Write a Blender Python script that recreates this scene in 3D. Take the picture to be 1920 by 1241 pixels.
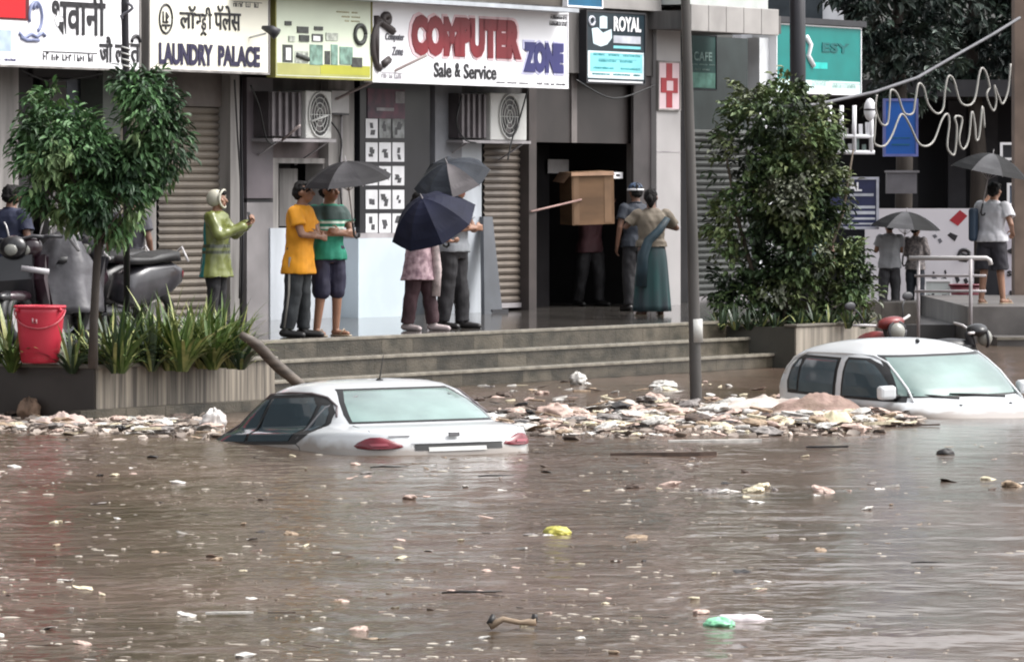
import bpy, bmesh, math, random
from mathutils import Vector, Matrix, Euler, noise
R = math.radians
random.seed(7)
SC = bpy.context.scene
COL = SC.collection
for o in list(bpy.data.objects): bpy.data.objects.remove(o)

# ------------------------------------------------------------------ camera, sky, sun, exposure
H = 1.98                                   # eye above the flood water (water is z = 0)
cd = bpy.data.cameras.new('camera'); cam = bpy.data.objects.new('camera', cd); COL.objects.link(cam)
cam.location = (0, 0, H); cam.rotation_euler = (R(90), 0, 0)
cd.sensor_width = 36; cd.lens = 187.5; cd.shift_y = -253.5/1920
cd.clip_start = 0.5; cd.clip_end = 3000
SC.camera = cam
SUN_EL, SUN_AZ = 56, 92                     # degrees; veiled sun high to the right, over the open street
w = bpy.data.worlds.new('World'); SC.world = w; w.use_nodes = True
nt = w.node_tree; bg = nt.nodes['Background']
sky = nt.nodes.new('ShaderNodeTexSky'); sky.sky_type = 'NISHITA'; sky.sun_disc = False
sky.sun_elevation = R(SUN_EL); sky.sun_rotation = R(SUN_AZ)
sky.air_density = 1.0; sky.dust_density = 6.0; sky.ozone_density = 1.0
hs = nt.nodes.new('ShaderNodeHueSaturation'); hs.inputs['Saturation'].default_value = 0.18
nt.links.new(sky.outputs[0], hs.inputs['Color']); nt.links.new(hs.outputs[0], bg.inputs['Color'])
bg.inputs['Strength'].default_value = 0.15
sd = bpy.data.lights.new('sun', 'SUN'); so = bpy.data.objects.new('sun', sd); COL.objects.link(so)
sd.energy = 0.5; sd.angle = R(25); sd.color = (1, .96, .9)
a = R(SUN_AZ)
so.rotation_euler = (Vector((-math.sin(a)*math.cos(R(SUN_EL)), -math.cos(a)*math.cos(R(SUN_EL)), -math.sin(R(SUN_EL))))).to_track_quat('-Z', 'Y').to_euler()
so.location = (0, 0, 30)
SC.view_settings.view_transform = 'Standard'; SC.view_settings.look = 'None'
SC.view_settings.exposure = 1.25; SC.view_settings.gamma = 1
SC.cycles.max_bounces = 8; SC.cycles.filter_width = 2.0

# ------------------------------------------------------------------ frames of reference
# the shopfront runs along U (away to the right); V points into the building
UX, UY = .5056, .8628
FROT = math.atan2(UY, UX)
def fw(s, d, z): return Vector((s*UX - d*UY, 67 + s*UY + d*UX, z))
def S(px, d=0):
    q = (px-960)/1e4
    return (q*(67+UX*d)+UY*d)/(UX-UY*q)
def Zf(py, s, d=0): return H-(py-367)*(67+UY*s+UX*d)/1e4
def at(px, py, Y): return Vector(((px-960)/1e4*Y, Y, H-(py-367)*Y/1e4))
def onwater(px, py): return at(px, py, H*1e4/(py-367))
def onplat(px, py, z=.53): return at(px, py, (H-z)*1e4/(py-367))

# ------------------------------------------------------------------ materials
MATS = {}
def mat(name, col, rough=.6, var=.25, scale=3, stretch=(1,1,1), col2=None, bump=0, bscale=30, spec=.5, metal=0, coat=0, detail=6, lo=.35, hi=.65):
    if name in MATS: return MATS[name]
    m = bpy.data.materials.new(name); m.use_nodes = True; n = m.node_tree; L = n.links
    p = n.nodes['Principled BSDF']
    p.inputs['Roughness'].default_value = rough; p.inputs['Metallic'].default_value = metal
    p.inputs['Specular IOR Level'].default_value = spec
    p.inputs['Coat Weight'].default_value = coat; p.inputs['Coat Roughness'].default_value = .05
    tc = n.nodes.new('ShaderNodeTexCoord'); mp = n.nodes.new('ShaderNodeMapping')
    mp.inputs['Scale'].default_value = stretch; L.new(tc.outputs['Object'], mp.inputs['Vector'])
    nz = n.nodes.new('ShaderNodeTexNoise'); nz.inputs['Scale'].default_value = scale; nz.inputs['Detail'].default_value = detail
    L.new(mp.outputs[0], nz.inputs['Vector'])
    cr = n.nodes.new('ShaderNodeValToRGB')
    c2 = col2 if col2 else tuple(c*(1-var) for c in col)
    c1 = col if col2 else tuple(min(1, c*(1+var*.5)) for c in col)
    cr.color_ramp.elements[0].position = lo; cr.color_ramp.elements[1].position = hi
    cr.color_ramp.elements[0].color = (*c2, 1); cr.color_ramp.elements[1].color = (*c1, 1)
    L.new(nz.outputs['Fac'], cr.inputs[0]); L.new(cr.outputs[0], p.inputs['Base Color'])
    if bump:
        n2 = n.nodes.new('ShaderNodeTexNoise'); n2.inputs['Scale'].default_value = bscale; L.new(mp.outputs[0], n2.inputs['Vector'])
        b = n.nodes.new('ShaderNodeBump'); b.inputs['Strength'].default_value = bump; b.inputs['Distance'].default_value = .02
        L.new(n2.outputs['Fac'], b.inputs['Height']); L.new(b.outputs[0], p.inputs['Normal'])
    MATS[name] = m
    return m
def nodes_of(m): return m.node_tree, m.node_tree.nodes['Principled BSDF']
def stripes(m, axis, bands, col):
    """bands of another colour woven in at given object-space heights"""
    n, p = nodes_of(m)
    tc = n.nodes.new('ShaderNodeTexCoord'); sp = n.nodes.new('ShaderNodeSeparateXYZ'); n.links.new(tc.outputs['Object'], sp.inputs[0])
    src = p.inputs['Base Color'].links[0].from_socket
    for lo, hi in bands:
        a = n.nodes.new('ShaderNodeMath'); a.operation = 'COMPARE'; a.inputs[1].default_value = (lo+hi)/2; a.inputs[2].default_value = (hi-lo)/2
        n.links.new(sp.outputs[axis], a.inputs[0])
        mx = n.nodes.new('ShaderNodeMix'); mx.data_type = 'RGBA'; n.links.new(a.outputs[0], mx.inputs[0])
        n.links.new(src, mx.inputs[6]); mx.inputs[7].default_value = (*col, 1); src = mx.outputs[2]
    n.links.new(src, p.inputs['Base Color'])
def brickify(m, w, h, mortar, col, axes='XZ', tone=.25):
    n, p = nodes_of(m)
    tc = n.nodes.new('ShaderNodeTexCoord'); sp = n.nodes.new('ShaderNodeSeparateXYZ'); cb = n.nodes.new('ShaderNodeCombineXYZ')
    n.links.new(tc.outputs['Object'], sp.inputs[0])
    n.links.new(sp.outputs[axes[0]], cb.inputs[0]); n.links.new(sp.outputs[axes[1]], cb.inputs[1])
    br = n.nodes.new('ShaderNodeTexBrick'); br.inputs['Scale'].default_value = 1; br.inputs['Brick Width'].default_value = w; br.inputs['Row Height'].default_value = h
    br.inputs['Mortar Size'].default_value = mortar; br.inputs['Color1'].default_value = (1,1,1,1); br.inputs['Color2'].default_value = (1-tone,)*3+(1,)
    br.inputs['Mortar'].default_value = (*col, 1); br.offset = .5
    n.links.new(cb.outputs[0], br.inputs['Vector'])
    mx = n.nodes.new('ShaderNodeMix'); mx.data_type = 'RGBA'; mx.blend_type = 'MULTIPLY'; mx.inputs[0].default_value = 1
    n.links.new(p.inputs['Base Color'].links[0].from_socket, mx.inputs[6]); n.links.new(br.outputs[0], mx.inputs[7])
    n.links.new(mx.outputs[2], p.inputs['Base Color'])

# ------------------------------------------------------------------ mesh helpers
class MB:
    """collects shapes (frame 'F' shopfront, 'W' world, 'L' local) and links them as ONE mesh object"""
    def __init__(s, frame='W'): s.v = []; s.f = []; s.frame = frame; s.sm = []
    def add(s, vs, fs, smooth=False):
        k = len(s.v); s.v += [Vector(p) for p in vs]; s.f += [tuple(i+k for i in f) for f in fs]; s.sm += [smooth]*len(fs); return s
    def box(s, a, b, bev=0):
        (x0,y0,z0),(x1,y1,z1) = a, b
        if x0>x1: x0,x1=x1,x0
        if y0>y1: y0,y1=y1,y0
        if z0>z1: z0,z1=z1,z0
        if bev:
            bm = bmesh.new(); bmesh.ops.create_cube(bm, size=1)
            for v in bm.verts: v.co = Vector(((x0+x1)/2+v.co.x*(x1-x0), (y0+y1)/2+v.co.y*(y1-y0), (z0+z1)/2+v.co.z*(z1-z0)))
            bmesh.ops.bevel(bm, geom=bm.edges[:], offset=bev, segments=2, affect='EDGES', profile=.5)
            bm.verts.index_update(); s.add([v.co.copy() for v in bm.verts], [[v.index for v in f.verts] for f in bm.faces]); bm.free(); return s
        v = [(x0,y0,z0),(x1,y0,z0),(x1,y1,z0),(x0,y1,z0),(x0,y0,z1),(x1,y0,z1),(x1,y1,z1),(x0,y1,z1)]
        return s.add(v, [(0,3,2,1),(4,5,6,7),(0,1,5,4),(1,2,6,5),(2,3,7,6),(3,0,4,7)])
    def rings(s, rs, cap=True, smooth=True, closed=True):
        n = len(rs[0]); vs = [p for r in rs for p in r]; fs = []
        for i in range(len(rs)-1):
            for j in range(n if closed else n-1):
                k = (j+1) % n
                fs.append((i*n+j, i*n+k, (i+1)*n+k, (i+1)*n+j))
        if cap: fs.append(tuple(range(n-1,-1,-1))); fs.append(tuple(range((len(rs)-1)*n, len(rs)*n)))
        return s.add(vs, fs, smooth)
    def tube(s, pts, r, n=8, smooth=True):
        pts = [Vector(p) for p in pts]; rr = r if isinstance(r, (list,tuple)) else [r]*len(pts)
        rs = []; up = None
        for i, p in enumerate(pts):
            t = (pts[min(i+1,len(pts)-1)]-pts[max(i-1,0)]).normalized()
            if up is None: up = Vector((0,0,1)) if abs(t.z) < .9 else Vector((1,0,0))
            x = t.cross(up).normalized(); y = x.cross(t).normalized(); up = y
            rs.append([p+(x*math.cos(k*2*math.pi/n)+y*math.sin(k*2*math.pi/n))*rr[i] for k in range(n)])
        return s.rings(rs, True, smooth)
    def cap(s, p0, p1, r0, r1, n=12):
        """round ended tapered limb"""
        p0 = Vector(p0); p1 = Vector(p1); d = p1-p0
        t = d.normalized() if d.length > 1e-6 else Vector((0,0,1))
        pts = []; rr = []
        for a in (80,55,28): pts.append(p0-t*r0*math.sin(R(a))); rr.append(max(1e-3, r0*math.cos(R(a))))
        pts += [p0,p1]; rr += [r0,r1]
        for a in (28,55,80): pts.append(p1+t*r1*math.sin(R(a))); rr.append(max(1e-3, r1*math.cos(R(a))))
        up = Vector((0,0,1)) if abs(t.z) < .9 else Vector((1,0,0))
        x = t.cross(up).normalized(); y = x.cross(t).normalized()
        return s.rings([[p+(x*math.cos(k*2*math.pi/n)+y*math.sin(k*2*math.pi/n))*q for k in range(n)] for p, q in zip(pts, rr)])
    def ell(s, c, r, n=16, m=10, rot=None):
        c = Vector(c); rs = []
        for i in range(m+1):
            th = math.pi*(i+.02*(i==0)-.02*(i==m))/m
            ring = []
            for k in range(n):
                p = Vector((math.sin(th)*math.cos(k*2*math.pi/n)*r[0], math.sin(th)*math.sin(k*2*math.pi/n)*r[1], -math.cos(th)*r[2]))
                if rot: p = rot @ p
                ring.append(c+p)
            rs.append(ring)
        return s.rings(rs)
    def loft(s, secs, n=20):
        """secs: (cx, cy, z, rx, ry)"""
        return s.rings([[Vector((cx+rx*math.copysign(abs(math.cos(t))**.85, math.cos(t)), cy+ry*math.copysign(abs(math.sin(t))**.85, math.sin(t)), z)) for t in [k*2*math.pi/n for k in range(n)]] for cx,cy,z,rx,ry in secs])
    def disc(s, c, nrm, r, n=20, r2=None, sx=1):
        c = Vector(c); q = Vector(nrm).to_track_quat('Z','Y')
        if r2 is None: return s.add([c+q@Vector((sx*r*math.cos(k*2*math.pi/n), r*math.sin(k*2*math.pi/n), 0)) for k in range(n)], [tuple(range(n))])
        vs = [c+q@Vector((sx*rr*math.cos(k*2*math.pi/n), rr*math.sin(k*2*math.pi/n), 0)) for rr in (r, r2) for k in range(n)]
        return s.add(vs, [(k,(k+1)%n,n+(k+1)%n,n+k) for k in range(n)])
    def world(s):
        if s.frame == 'F': return [fw(*p) for p in s.v]
        return s.v
    def build(s, name, m, parent=None, remesh=None, smooth=None, sub=0):
        vs = s.world()
        if s.frame != 'L' and parent is not None:
            top = parent
            M = Matrix.Identity(4)
            chain = []
            while top: chain.append(top); top = top.parent
            for c in reversed(chain): M = M @ c.matrix_basis
            Mi = M.inverted(); vs = [Mi @ p for p in vs]
        me = bpy.data.meshes.new(name); me.from_pydata(vs, [], s.f); me.update()
        bm = bmesh.new(); bm.from_mesh(me); bmesh.ops.recalc_face_normals(bm, faces=bm.faces); bm.to_mesh(me); bm.free()
        if remesh:
            t = bpy.data.objects.new('t', me); COL.objects.link(t)
            md = t.modifiers.new('r', 'REMESH'); md.mode = 'VOXEL'; md.voxel_size = remesh; md.use_smooth_shade = True
            ms = t.modifiers.new('s', 'SMOOTH'); ms.factor = .5; ms.iterations = 3
            dg = bpy.context.evaluated_depsgraph_get(); me2 = bpy.data.meshes.new_from_object(t.evaluated_get(dg))
            bpy.data.objects.remove(t); bpy.data.meshes.remove(me); me = me2; me.name = name
            me.polygons.foreach_set('use_smooth', [True]*len(me.polygons))
        else:
            me.polygons.foreach_set('use_smooth', s.sm if smooth is None else [smooth]*len(s.f))
        me.materials.clear()
        for x in (m if isinstance(m, (list,tuple)) else [m]): me.materials.append(x)
        o = bpy.data.objects.new(name, me); COL.objects.link(o)
        if parent is not None: o.parent = parent
        return o
def tag(o, label=None, cat=None, group=None, kind=None):
    if label: o['label'] = label
    if cat: o['category'] = cat
    if group: o['group'] = group
    if kind: o['kind'] = kind
    return o
def thing(name, label, cat, loc=(0,0,0), rot=(0,0,0), group=None):
    o = bpy.data.objects.new(name, None); COL.objects.link(o); o.empty_display_size = .1
    o.location = loc; o.rotation_euler = rot
    return tag(o, label, cat, group)
def fthing(name, label, cat, s=0, d=0, z=0, group=None): return thing(name, label, cat, fw(s,d,z), (0,0,FROT), group)
def structure(name, mb, m): return tag(mb.build(name, m), kind='structure')
def dup(root, loc=None, rot=None, label=None, group=None, scale=None):
    r = root.copy(); COL.objects.link(r)
    if loc is not None: r.location = loc
    if rot is not None: r.rotation_euler = rot
    if scale is not None: r.scale = (scale,)*3 if not isinstance(scale,(tuple,list)) else scale
    if label: r['label'] = label
    if group: r['group'] = group
    for ch in root.children:
        c = ch.copy(); COL.objects.link(c); c.parent = r
        for g in ch.children: d = g.copy(); COL.objects.link(d); d.parent = c
    return r
def glyphs(body, bold=0, shear=0):
    c = bpy.data.curves.new('t', 'FONT'); c.body = body; c.size = 1; c.extrude = .004; c.offset = bold; c.shear = shear; c.resolution_u = 3
    o = bpy.data.objects.new('t', c); COL.objects.link(o)
    dg = bpy.context.evaluated_depsgraph_get(); me = bpy.data.meshes.new_from_object(o.evaluated_get(dg))
    v = [p.co.copy() for p in me.vertices]; f = [tuple(p.vertices) for p in me.polygons]
    bpy.data.objects.remove(o); bpy.data.curves.remove(c); bpy.data.meshes.remove(me)
    return v, f
def put_text(mb, body, s0, s1, z0, z1, d, bold=0, shear=0, cut=None):
    """lettering on the shopfront plane, fitted to s0..s1, z0..z1, standing proud of depth d"""
    v, f = glyphs(body, bold, shear)
    if not v: return
    x0 = min(p.x for p in v); x1 = max(p.x for p in v); y0 = min(p.y for p in v); y1 = max(p.y for p in v)
    mb.add([(s0+(p.x-x0)/(x1-x0)*(s1-s0), d-.006-p.z, z0+(p.y-y0)/(y1-y0)*(z1-z0)) for p in v], f)
def rag(mb, s0, s1, z, h, d, seed=0, words=4):
    """a line of small print too blurred to read: word-length marks"""
    rnd = random.Random(seed); x = s0
    tot = [rnd.uniform(.5,1.4) for _ in range(words)]; k = (s1-s0)/(sum(tot)+.25*(words-1))
    for t in tot:
        n = max(2, int(t*k/(h*.62))); q = t*k/n
        for i in range(n):
            a = x+i*q; hh = h*rnd.uniform(.72,1); st = q*rnd.uniform(.2,.34)
            mb.box((a, d-.004, z), (a+st, d-.001, z+hh))
            if rnd.random() < .75: y = z+hh*rnd.choice((0,.42,.8)); mb.box((a+st, d-.0038, y), (a+q*.74, d-.001, y+h*.2))
            if rnd.random() < .45: mb.box((a+q*.74-st*.8, d-.0036, z), (a+q*.74, d-.001, z+hh*rnd.uniform(.45,1)))
        
        if h > .03: mb.box((x, d-.0036, z+h), (x+(t+.25)*k, d-.001, z+h*1.13))
        x += (t+.25)*k

# ------------------------------------------------------------------ setting: water, street bed, platform, steps
ZP = .53
def water_material():
    m = bpy.data.materials.new('flood_water'); m.use_nodes = True; n, p = nodes_of(m); L = n.links
    tc = n.nodes.new('ShaderNodeTexCoord')
    nz = n.nodes.new('ShaderNodeTexNoise'); nz.inputs['Scale'].default_value = .35; nz.inputs['Detail'].default_value = 5
    L.new(tc.outputs['Object'], nz.inputs['Vector'])
    cr = n.nodes.new('ShaderNodeValToRGB'); e = cr.color_ramp.elements
    e[0].position = .35; e[1].position = .65; e[0].color = (.066,.047,.031,1); e[1].color = (.118,.080,.062,1)
    L.new(nz.outputs['Fac'], cr.inputs[0]); L.new(cr.outputs[0], p.inputs['Base Color'])
    p.inputs['Roughness'].default_value = .15; p.inputs['IOR'].default_value = 1.33
    # ripples: short wind chop over a slow swell
    a = n.nodes.new('ShaderNodeTexNoise'); a.inputs['Scale'].default_value = 3.4; a.inputs['Detail'].default_value = 2.5; a.inputs['Roughness'].default_value = .55
    b = n.nodes.new('ShaderNodeTexNoise'); b.inputs['Scale'].default_value = 1.1; b.inputs['Detail'].default_value = 2
    L.new(tc.outputs['Object'], a.inputs['Vector']); L.new(tc.outputs['Object'], b.inputs['Vector'])
    mx = n.nodes.new('ShaderNodeMath'); mx.operation = 'MULTIPLY_ADD'; mx.inputs[1].default_value = 1.6
    L.new(b.outputs['Fac'], mx.inputs[0]); L.new(a.outputs['Fac'], mx.inputs[2])
    bp = n.nodes.new('ShaderNodeBump'); bp.inputs['Strength'].default_value = .9
    sx = n.nodes.new('ShaderNodeSeparateXYZ'); L.new(tc.outputs['Object'], sx.inputs[0])
    wn = n.nodes.new('ShaderNodeTexNoise'); wn.inputs['Scale'].default_value = .45; wn.inputs['Detail'].default_value = 3; L.new(tc.outputs['Object'], wn.inputs['Vector'])
    ad = n.nodes.new('ShaderNodeMath'); ad.operation = 'MULTIPLY_ADD'; ad.inputs[1].default_value = 3.2; L.new(wn.outputs['Fac'], ad.inputs[0]); L.new(sx.outputs[0], ad.inputs[2])
    mr = n.nodes.new('ShaderNodeMapRange'); mr.interpolation_type = 'SMOOTHSTEP'
    for k, v in (('From Min',1.7),('From Max',3.9),('To Min',.054),('To Max',.014)): mr.inputs[k].default_value = v
    L.new(ad.outputs[0], mr.inputs['Value']); L.new(mr.outputs[0], bp.inputs['Distance'])
    L.new(mx.outputs[0], bp.inputs['Height']); L.new(bp.outputs[0], p.inputs['Normal'])
    return m
def grid(x0, x1, y0, y1, nx, ny, zf):
    mb = MB(); mb.add([(x0+(x1-x0)*i/nx, y0+(y1-y0)*j/ny, zf(x0+(x1-x0)*i/nx, y0+(y1-y0)*j/ny)) for j in range(ny+1) for i in range(nx+1)],
        [(j*(nx+1)+i, j*(nx+1)+i+1, (j+1)*(nx+1)+i+1, (j+1)*(nx+1)+i) for j in range(ny) for i in range(nx)], True)
    return mb
def wz(x, y):
    return .010*noise.noise(Vector((x*1.1, y*.8, 0)))+(.010*noise.noise(Vector((x*3.3, y*2.2, 4)))+.006*noise.noise(Vector((x*7.5, y*4.2, 9))))*(.9+.8*noise.noise(Vector((x*.5, y*.18, 2))))*min(1,max(.35,1.25-x*.28))
mb = grid(-10, 13, 14, 80, 310, 620, wz)
mb.add([(-400,-200,-.03),(400,-200,-.03),(400,600,-.03),(-400,600,-.03)], [(0,1,2,3)])
structure('flood_water', mb, water_material())
structure('street', MB().add([(-600,-300,-.75),(600,-300,-.75),(600,900,-.75),(-600,900,-.75)], [(0,1,2,3)]), mat('asphalt', (.05,.05,.05), .9))

floor_m = mat('wet_floor', (.085,.077,.07), .10, .35, 2.2, spec=.6); brickify(floor_m, .6, .6, .006, (.35,.33,.3), 'XY', .18)
step_m = mat('mossy_stone', (.115,.098,.074), .35, .45, 3.5, (1,1,1.5), col2=(.04,.036,.026), bump=.3, bscale=40); brickify(step_m, .62, .5, .008, (.35,.33,.28), 'XZ', .5)
edge_m = mat('step_nosing', (.20,.182,.15), .25, .3, 6)
s_pl = S(515, -6.94); s_pr = -3.27             # steps run between the two planters
pf = fthing('platform', None, None); tag(pf, kind='structure')
s_end = S(1640,-4.78)
m_ = MB('F').box((-24,-4.78,-.8),(s_end,14,ZP)); m_.build('floor', floor_m, pf)
for sa, sb, da in ((s_end,2.4,-3.8),(2.4,4.0,-3.0),(4.0,9.0,-1.3)): MB('F').box((sa+.001,da,-.8),(sb,14,ZP-.001)).build('floor', floor_m, pf)
st = fthing('steps', None, None); tag(st, kind='structure')
for k, (n, z) in enumerate(((5.09,.345),(5.40,.165),(5.75,-.02))):
    MB('F').box((s_pl-.6,-n,-.8),(s_pr-.004,-n+.33,z)).build('stair', step_m, st)
MB('F').box((s_pl-.6,-4.795,-.5),(s_end,-4.781,ZP-.035)).build('riser', step_m, st)
for n, z in ((4.80,ZP),(5.11,.345),(5.42,.165)):
    MB('F').box((s_pl-.6,-n-.005,z-.032),(s_pr-.004 if z<.5 else s_end,-n+.10,z+.004), .006).build('nosing', edge_m, st)

# ------------------------------------------------------------------ the shop building
wall_l = mat('pale_plaster', (.25,.235,.225), .7, .5, 1.6, (3,3,.35), bump=.1)
wall_g = mat('grey_plaster', (.10,.094,.092), .7, .55, 1.6, (3,3,.35))
wall_w = mat('white_board', (.46,.49,.53), .35, .22, 1.4, (2,2,.5))
wall_b = mat('brown_panel', (.032,.026,.025), .5, .35, 1.5)
wall_k = mat('dark_recess', (.022,.020,.022), .7, .3, 2)  # near-black base puts the darkness of openings and gaps into the colour
shut_m = mat('rusty_shutter', (.175,.148,.118), .55, .4, 1.2, (1,1,.6), col2=(.085,.072,.062))
shut2 = mat('brown_shutter', (.175,.145,.118), .55, .35, 1.3, (1,1,.5), col2=(.095,.078,.066))
steel = mat('grey_steel', (.33,.31,.32), .4, .3, 2, (1,1,.4))
B = fthing('shop_building', 'long two tone shop building with rolled shutters, pillars and dark doorways above the steps', 'building')
def col(px0, px1, z0, z1, d0, d1, m, name='wall'):
    return MB('F').box((S(px0,d0), d0, z0), (S(px1,d0), d1, z1)).build(name, m, B)
ZT = 3.55
# back room shell behind the openings
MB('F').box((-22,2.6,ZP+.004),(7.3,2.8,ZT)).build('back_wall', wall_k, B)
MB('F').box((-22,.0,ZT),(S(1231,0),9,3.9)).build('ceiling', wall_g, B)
# columns and bays, left to right (pixel columns of the front)
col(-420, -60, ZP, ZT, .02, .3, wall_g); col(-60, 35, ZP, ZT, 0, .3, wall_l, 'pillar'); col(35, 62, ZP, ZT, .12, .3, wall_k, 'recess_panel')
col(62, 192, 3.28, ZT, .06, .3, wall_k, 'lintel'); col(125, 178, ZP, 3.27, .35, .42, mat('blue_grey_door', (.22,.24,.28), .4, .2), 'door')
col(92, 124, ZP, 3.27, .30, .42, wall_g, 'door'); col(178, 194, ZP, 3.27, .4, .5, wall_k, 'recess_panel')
col(193, 226, ZP, ZT, 0, .3, mat('green_grey_pillar', (.10,.112,.10), .7), 'pillar'); col(226, 272, ZP, ZT, .05, .3, mat('beige_plaster', (.16,.14,.105), .8, .4, 2))
col(272, 293, ZP, 3.30, .01, .3, wall_l, 'jamb')
def shutter(px0, px1, z0, z1, d, m, name='shutter'):
    s0, s1 = S(px0,d), S(px1,d); mb = MB('F'); n = int((z1-z0)/.085); rs = []
    for i in range(n):
        z = z0+i*(z1-z0)/n; h = (z1-z0)/n
        for f, q in ((0,0),(.18,.022),(.5,.034),(.82,.022),(.999,0)): rs.append((z+h*f, d-q))
    mb.add([(s, q, z) for z, q in rs for s in (s0,s1)], [(2*i,2*i+1,2*i+3,2*i+2) for i in range(len(rs)-1)])
    sh = mb.build(name, m, B)
    MB('F').box((s0+.02,d-.05,z0-.06),(s1-.02,d+.02,z0)).build('bottom_rail', steel, sh)
    return sh
shutter(294, 431, ZP+.07, 3.0, .16, shut_m)
col(293, 432, 3.0, ZT, .10, .3, mat('shutter_box', (.12,.10,.09), .6, .3), 'shutter_box')
col(432, 449, ZP, ZT, -.02, .3, wall_l, 'pillar'); col(449, 463, ZP, ZT, .14, .3, wall_k, 'recess_panel')
c1 = col(463, 512, 1.95, ZT-.2, .02, .3, mat('mauve_cabinet', (.11,.094,.104), .45, .25, 1.5), 'cabinet')
col(463, 512, ZP, 1.90, .02, .3, mat('mauve_cabinet2', (.20,.187,.19), .45, .3, 1.4), 'cabinet')
col(463, 512, 1.90, 1.95, .05, .3, wall_k, 'recess_panel')
col(512, 616, 3.10, ZT, .10, .3, wall_g); col(512, 616, 2.42, 3.10, .13, .3, mat('brown_wall', (.14,.11,.11), .6)) 
col(512, 616, 2.36, 2.42, .04, .3, wall_l, 'lintel'); col(512, 522, 1.5, 2.36, .05, .3, wall_l, 'jamb'); col(606, 616, 1.5, 2.36, .05, .3, wall_l, 'jamb')
col(524, 558, 1.62, 2.3, .30, .34, wall_l, 'window_panel'); col(558, 606, 1.62, 2.36, .5, .6, wall_k, 'recess_panel')
col(512, 524, 1.62, 2.36, .36,.4, wall_k, 'recess_panel')
c_ = col(507, 667, ZP, 1.60, .0, .3, wall_w, 'counter_front')
col(616, 664, 1.62, ZT, -.01, .3, wall_l, 'pillar')
col(664, 674, ZP, ZT, .10, .3, wall_k, 'recess_panel')
col(672, 772, ZP, 1.47, -.28, .3, mat('blue_white_board', (.54,.62,.68), .25, .10, 1.2), 'counter_front')
col(672, 774, 1.47, 1.53, -.26, .3, steel, 'counter_top')
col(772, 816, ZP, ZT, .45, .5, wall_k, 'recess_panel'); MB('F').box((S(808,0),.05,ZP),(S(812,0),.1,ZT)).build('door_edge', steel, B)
col(816, 866, 2.2, ZT, -.01, .3, mat('cool_plaster', (.19,.195,.215), .6, .2), 'pillar'); col(816, 903, ZP, 2.2, -.015, .3, wall_w, 'pillar')
col(866, 1000, 2.78, ZT, .10, .3, wall_g); col(866, 903, 2.2, 2.78, .06, .3, wall_w)
shutter(905, 992, ZP+.1, 2.66, .16, shut2); col(903, 1000, 2.66, 2.78, .05, .3, wall_l, 'lintel')
col(992, 1006, ZP, ZT, .0, .3, mat('brown_pillar', (.05,.040,.038), .6), 'pillar')
col(1000, 1192, 2.66, ZT, .12, .3, wall_b, 'upper_panel'); col(1072, 1082, 2.66, ZT, .10, .12, mat('taupe', (.17,.15,.145), .6), 'post')
col(1006, 1030, ZP, 2.64, 1.0, 1.05, mat('black_door', (.010,.009,.010), .8, spec=.1), 'door'); col(1165, 1190, ZP, 2.64, 1.3, 1.35, mat('dark_brown_door', (.016,.011,.010), .8, spec=.1), 'door')
col(1188, 1230, ZP, ZT+.5, .03, .07, mat('taupe_wall', (.065,.057,.058), .6, .3, 2), 'wall')
wp = col(1231, 1276, ZP, 4.42, -.05, .4, mat('tile_white', (.36,.345,.345), .4, .15, 1), 'pillar')
for zz in (1.55, 2.55, 3.62): MB('F').box((S(1231,-.05),-.054,zz),(S(1276,-.05),-.05,zz+.015)).build('joint', steel, wp)
col(1276, 1292, ZP, ZT+.6, .9, 1.2, wall_k, 'recess_panel')
MB('F').box((S(1276,0)+.01,.4,ZP),(S(1276,0)+.05,2.5,ZT+.7)).build('side_wall', wall_k, B)
shutter(1290, 1470, ZP+.05, 2.9, 1.4, mat('grey_green_shutter', (.06,.064,.06), .6, .3)); col(1270, 1480, 2.9, 4.2, 1.4, 1.6, mat('teal_dark', (.028,.038,.038), .5))
# upper floor slab, white fascia ledge and first floor wall with windows
MB('F').box((S(474,-1.05),-1.05,Zf(13,S(900,-1.05),-1.05)),(S(1086,-1.05),.0,Zf(13,S(900,-1.05),-1.05)+.05)).build('ledge', wall_w, B)
MB('F').box((-22,-.60,3.50),(S(1062,-.6),-.001,3.62)).build('canopy', wall_g, B)  # slab added behind the signs to shade the wall below
MB('F').box((-22,.0,3.9),(S(1231,0),.3,4.4)).build('beam', wall_g, B)
tile = mat('fascia_tile', (.33,.315,.305), .5, .2, 1.5, bump=.05)
MB('F').box((S(1086,-.1)+.3,-.1,4.40),(S(1240,-.1),.3,4.62)).build('slab', tile, B)
for i in range(5):
    a0 = 1296+i*33; MB('F').box((S(a0,-.7)+.006,-.7,4.13),(S(a0+33,-.7)-.006,-.62,4.48), .01).build('fascia_tile', tile, B)
MB('F').box((S(1290,-.6),-.62,4.16),(S(1462,-.6),1.5,4.40)).build('slab', wall_g, B)
MB('F').box((S(1293,-.5),-.5,4.49),(S(1440,-.5),1.5,6.2)).build('upper_panel', mat('pale_panel', (.52,.55,.53), .5, .12), B)
MB('F').box((S(1424,-.2),-.2,ZP),(S(1452,-.2),-.02,4.12)).build('pillar', mat('pale_column', (.58,.60,.62), .5, .15), B)
MB('F').box((-22,.32,4.4),(7.0,9,15.5)).build('upper_wall', mat('upper_plaster', (.12,.105,.09), .8, .35, .8), B)  # upper storeys out of view; height and dark tone shaped for water reflections
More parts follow.
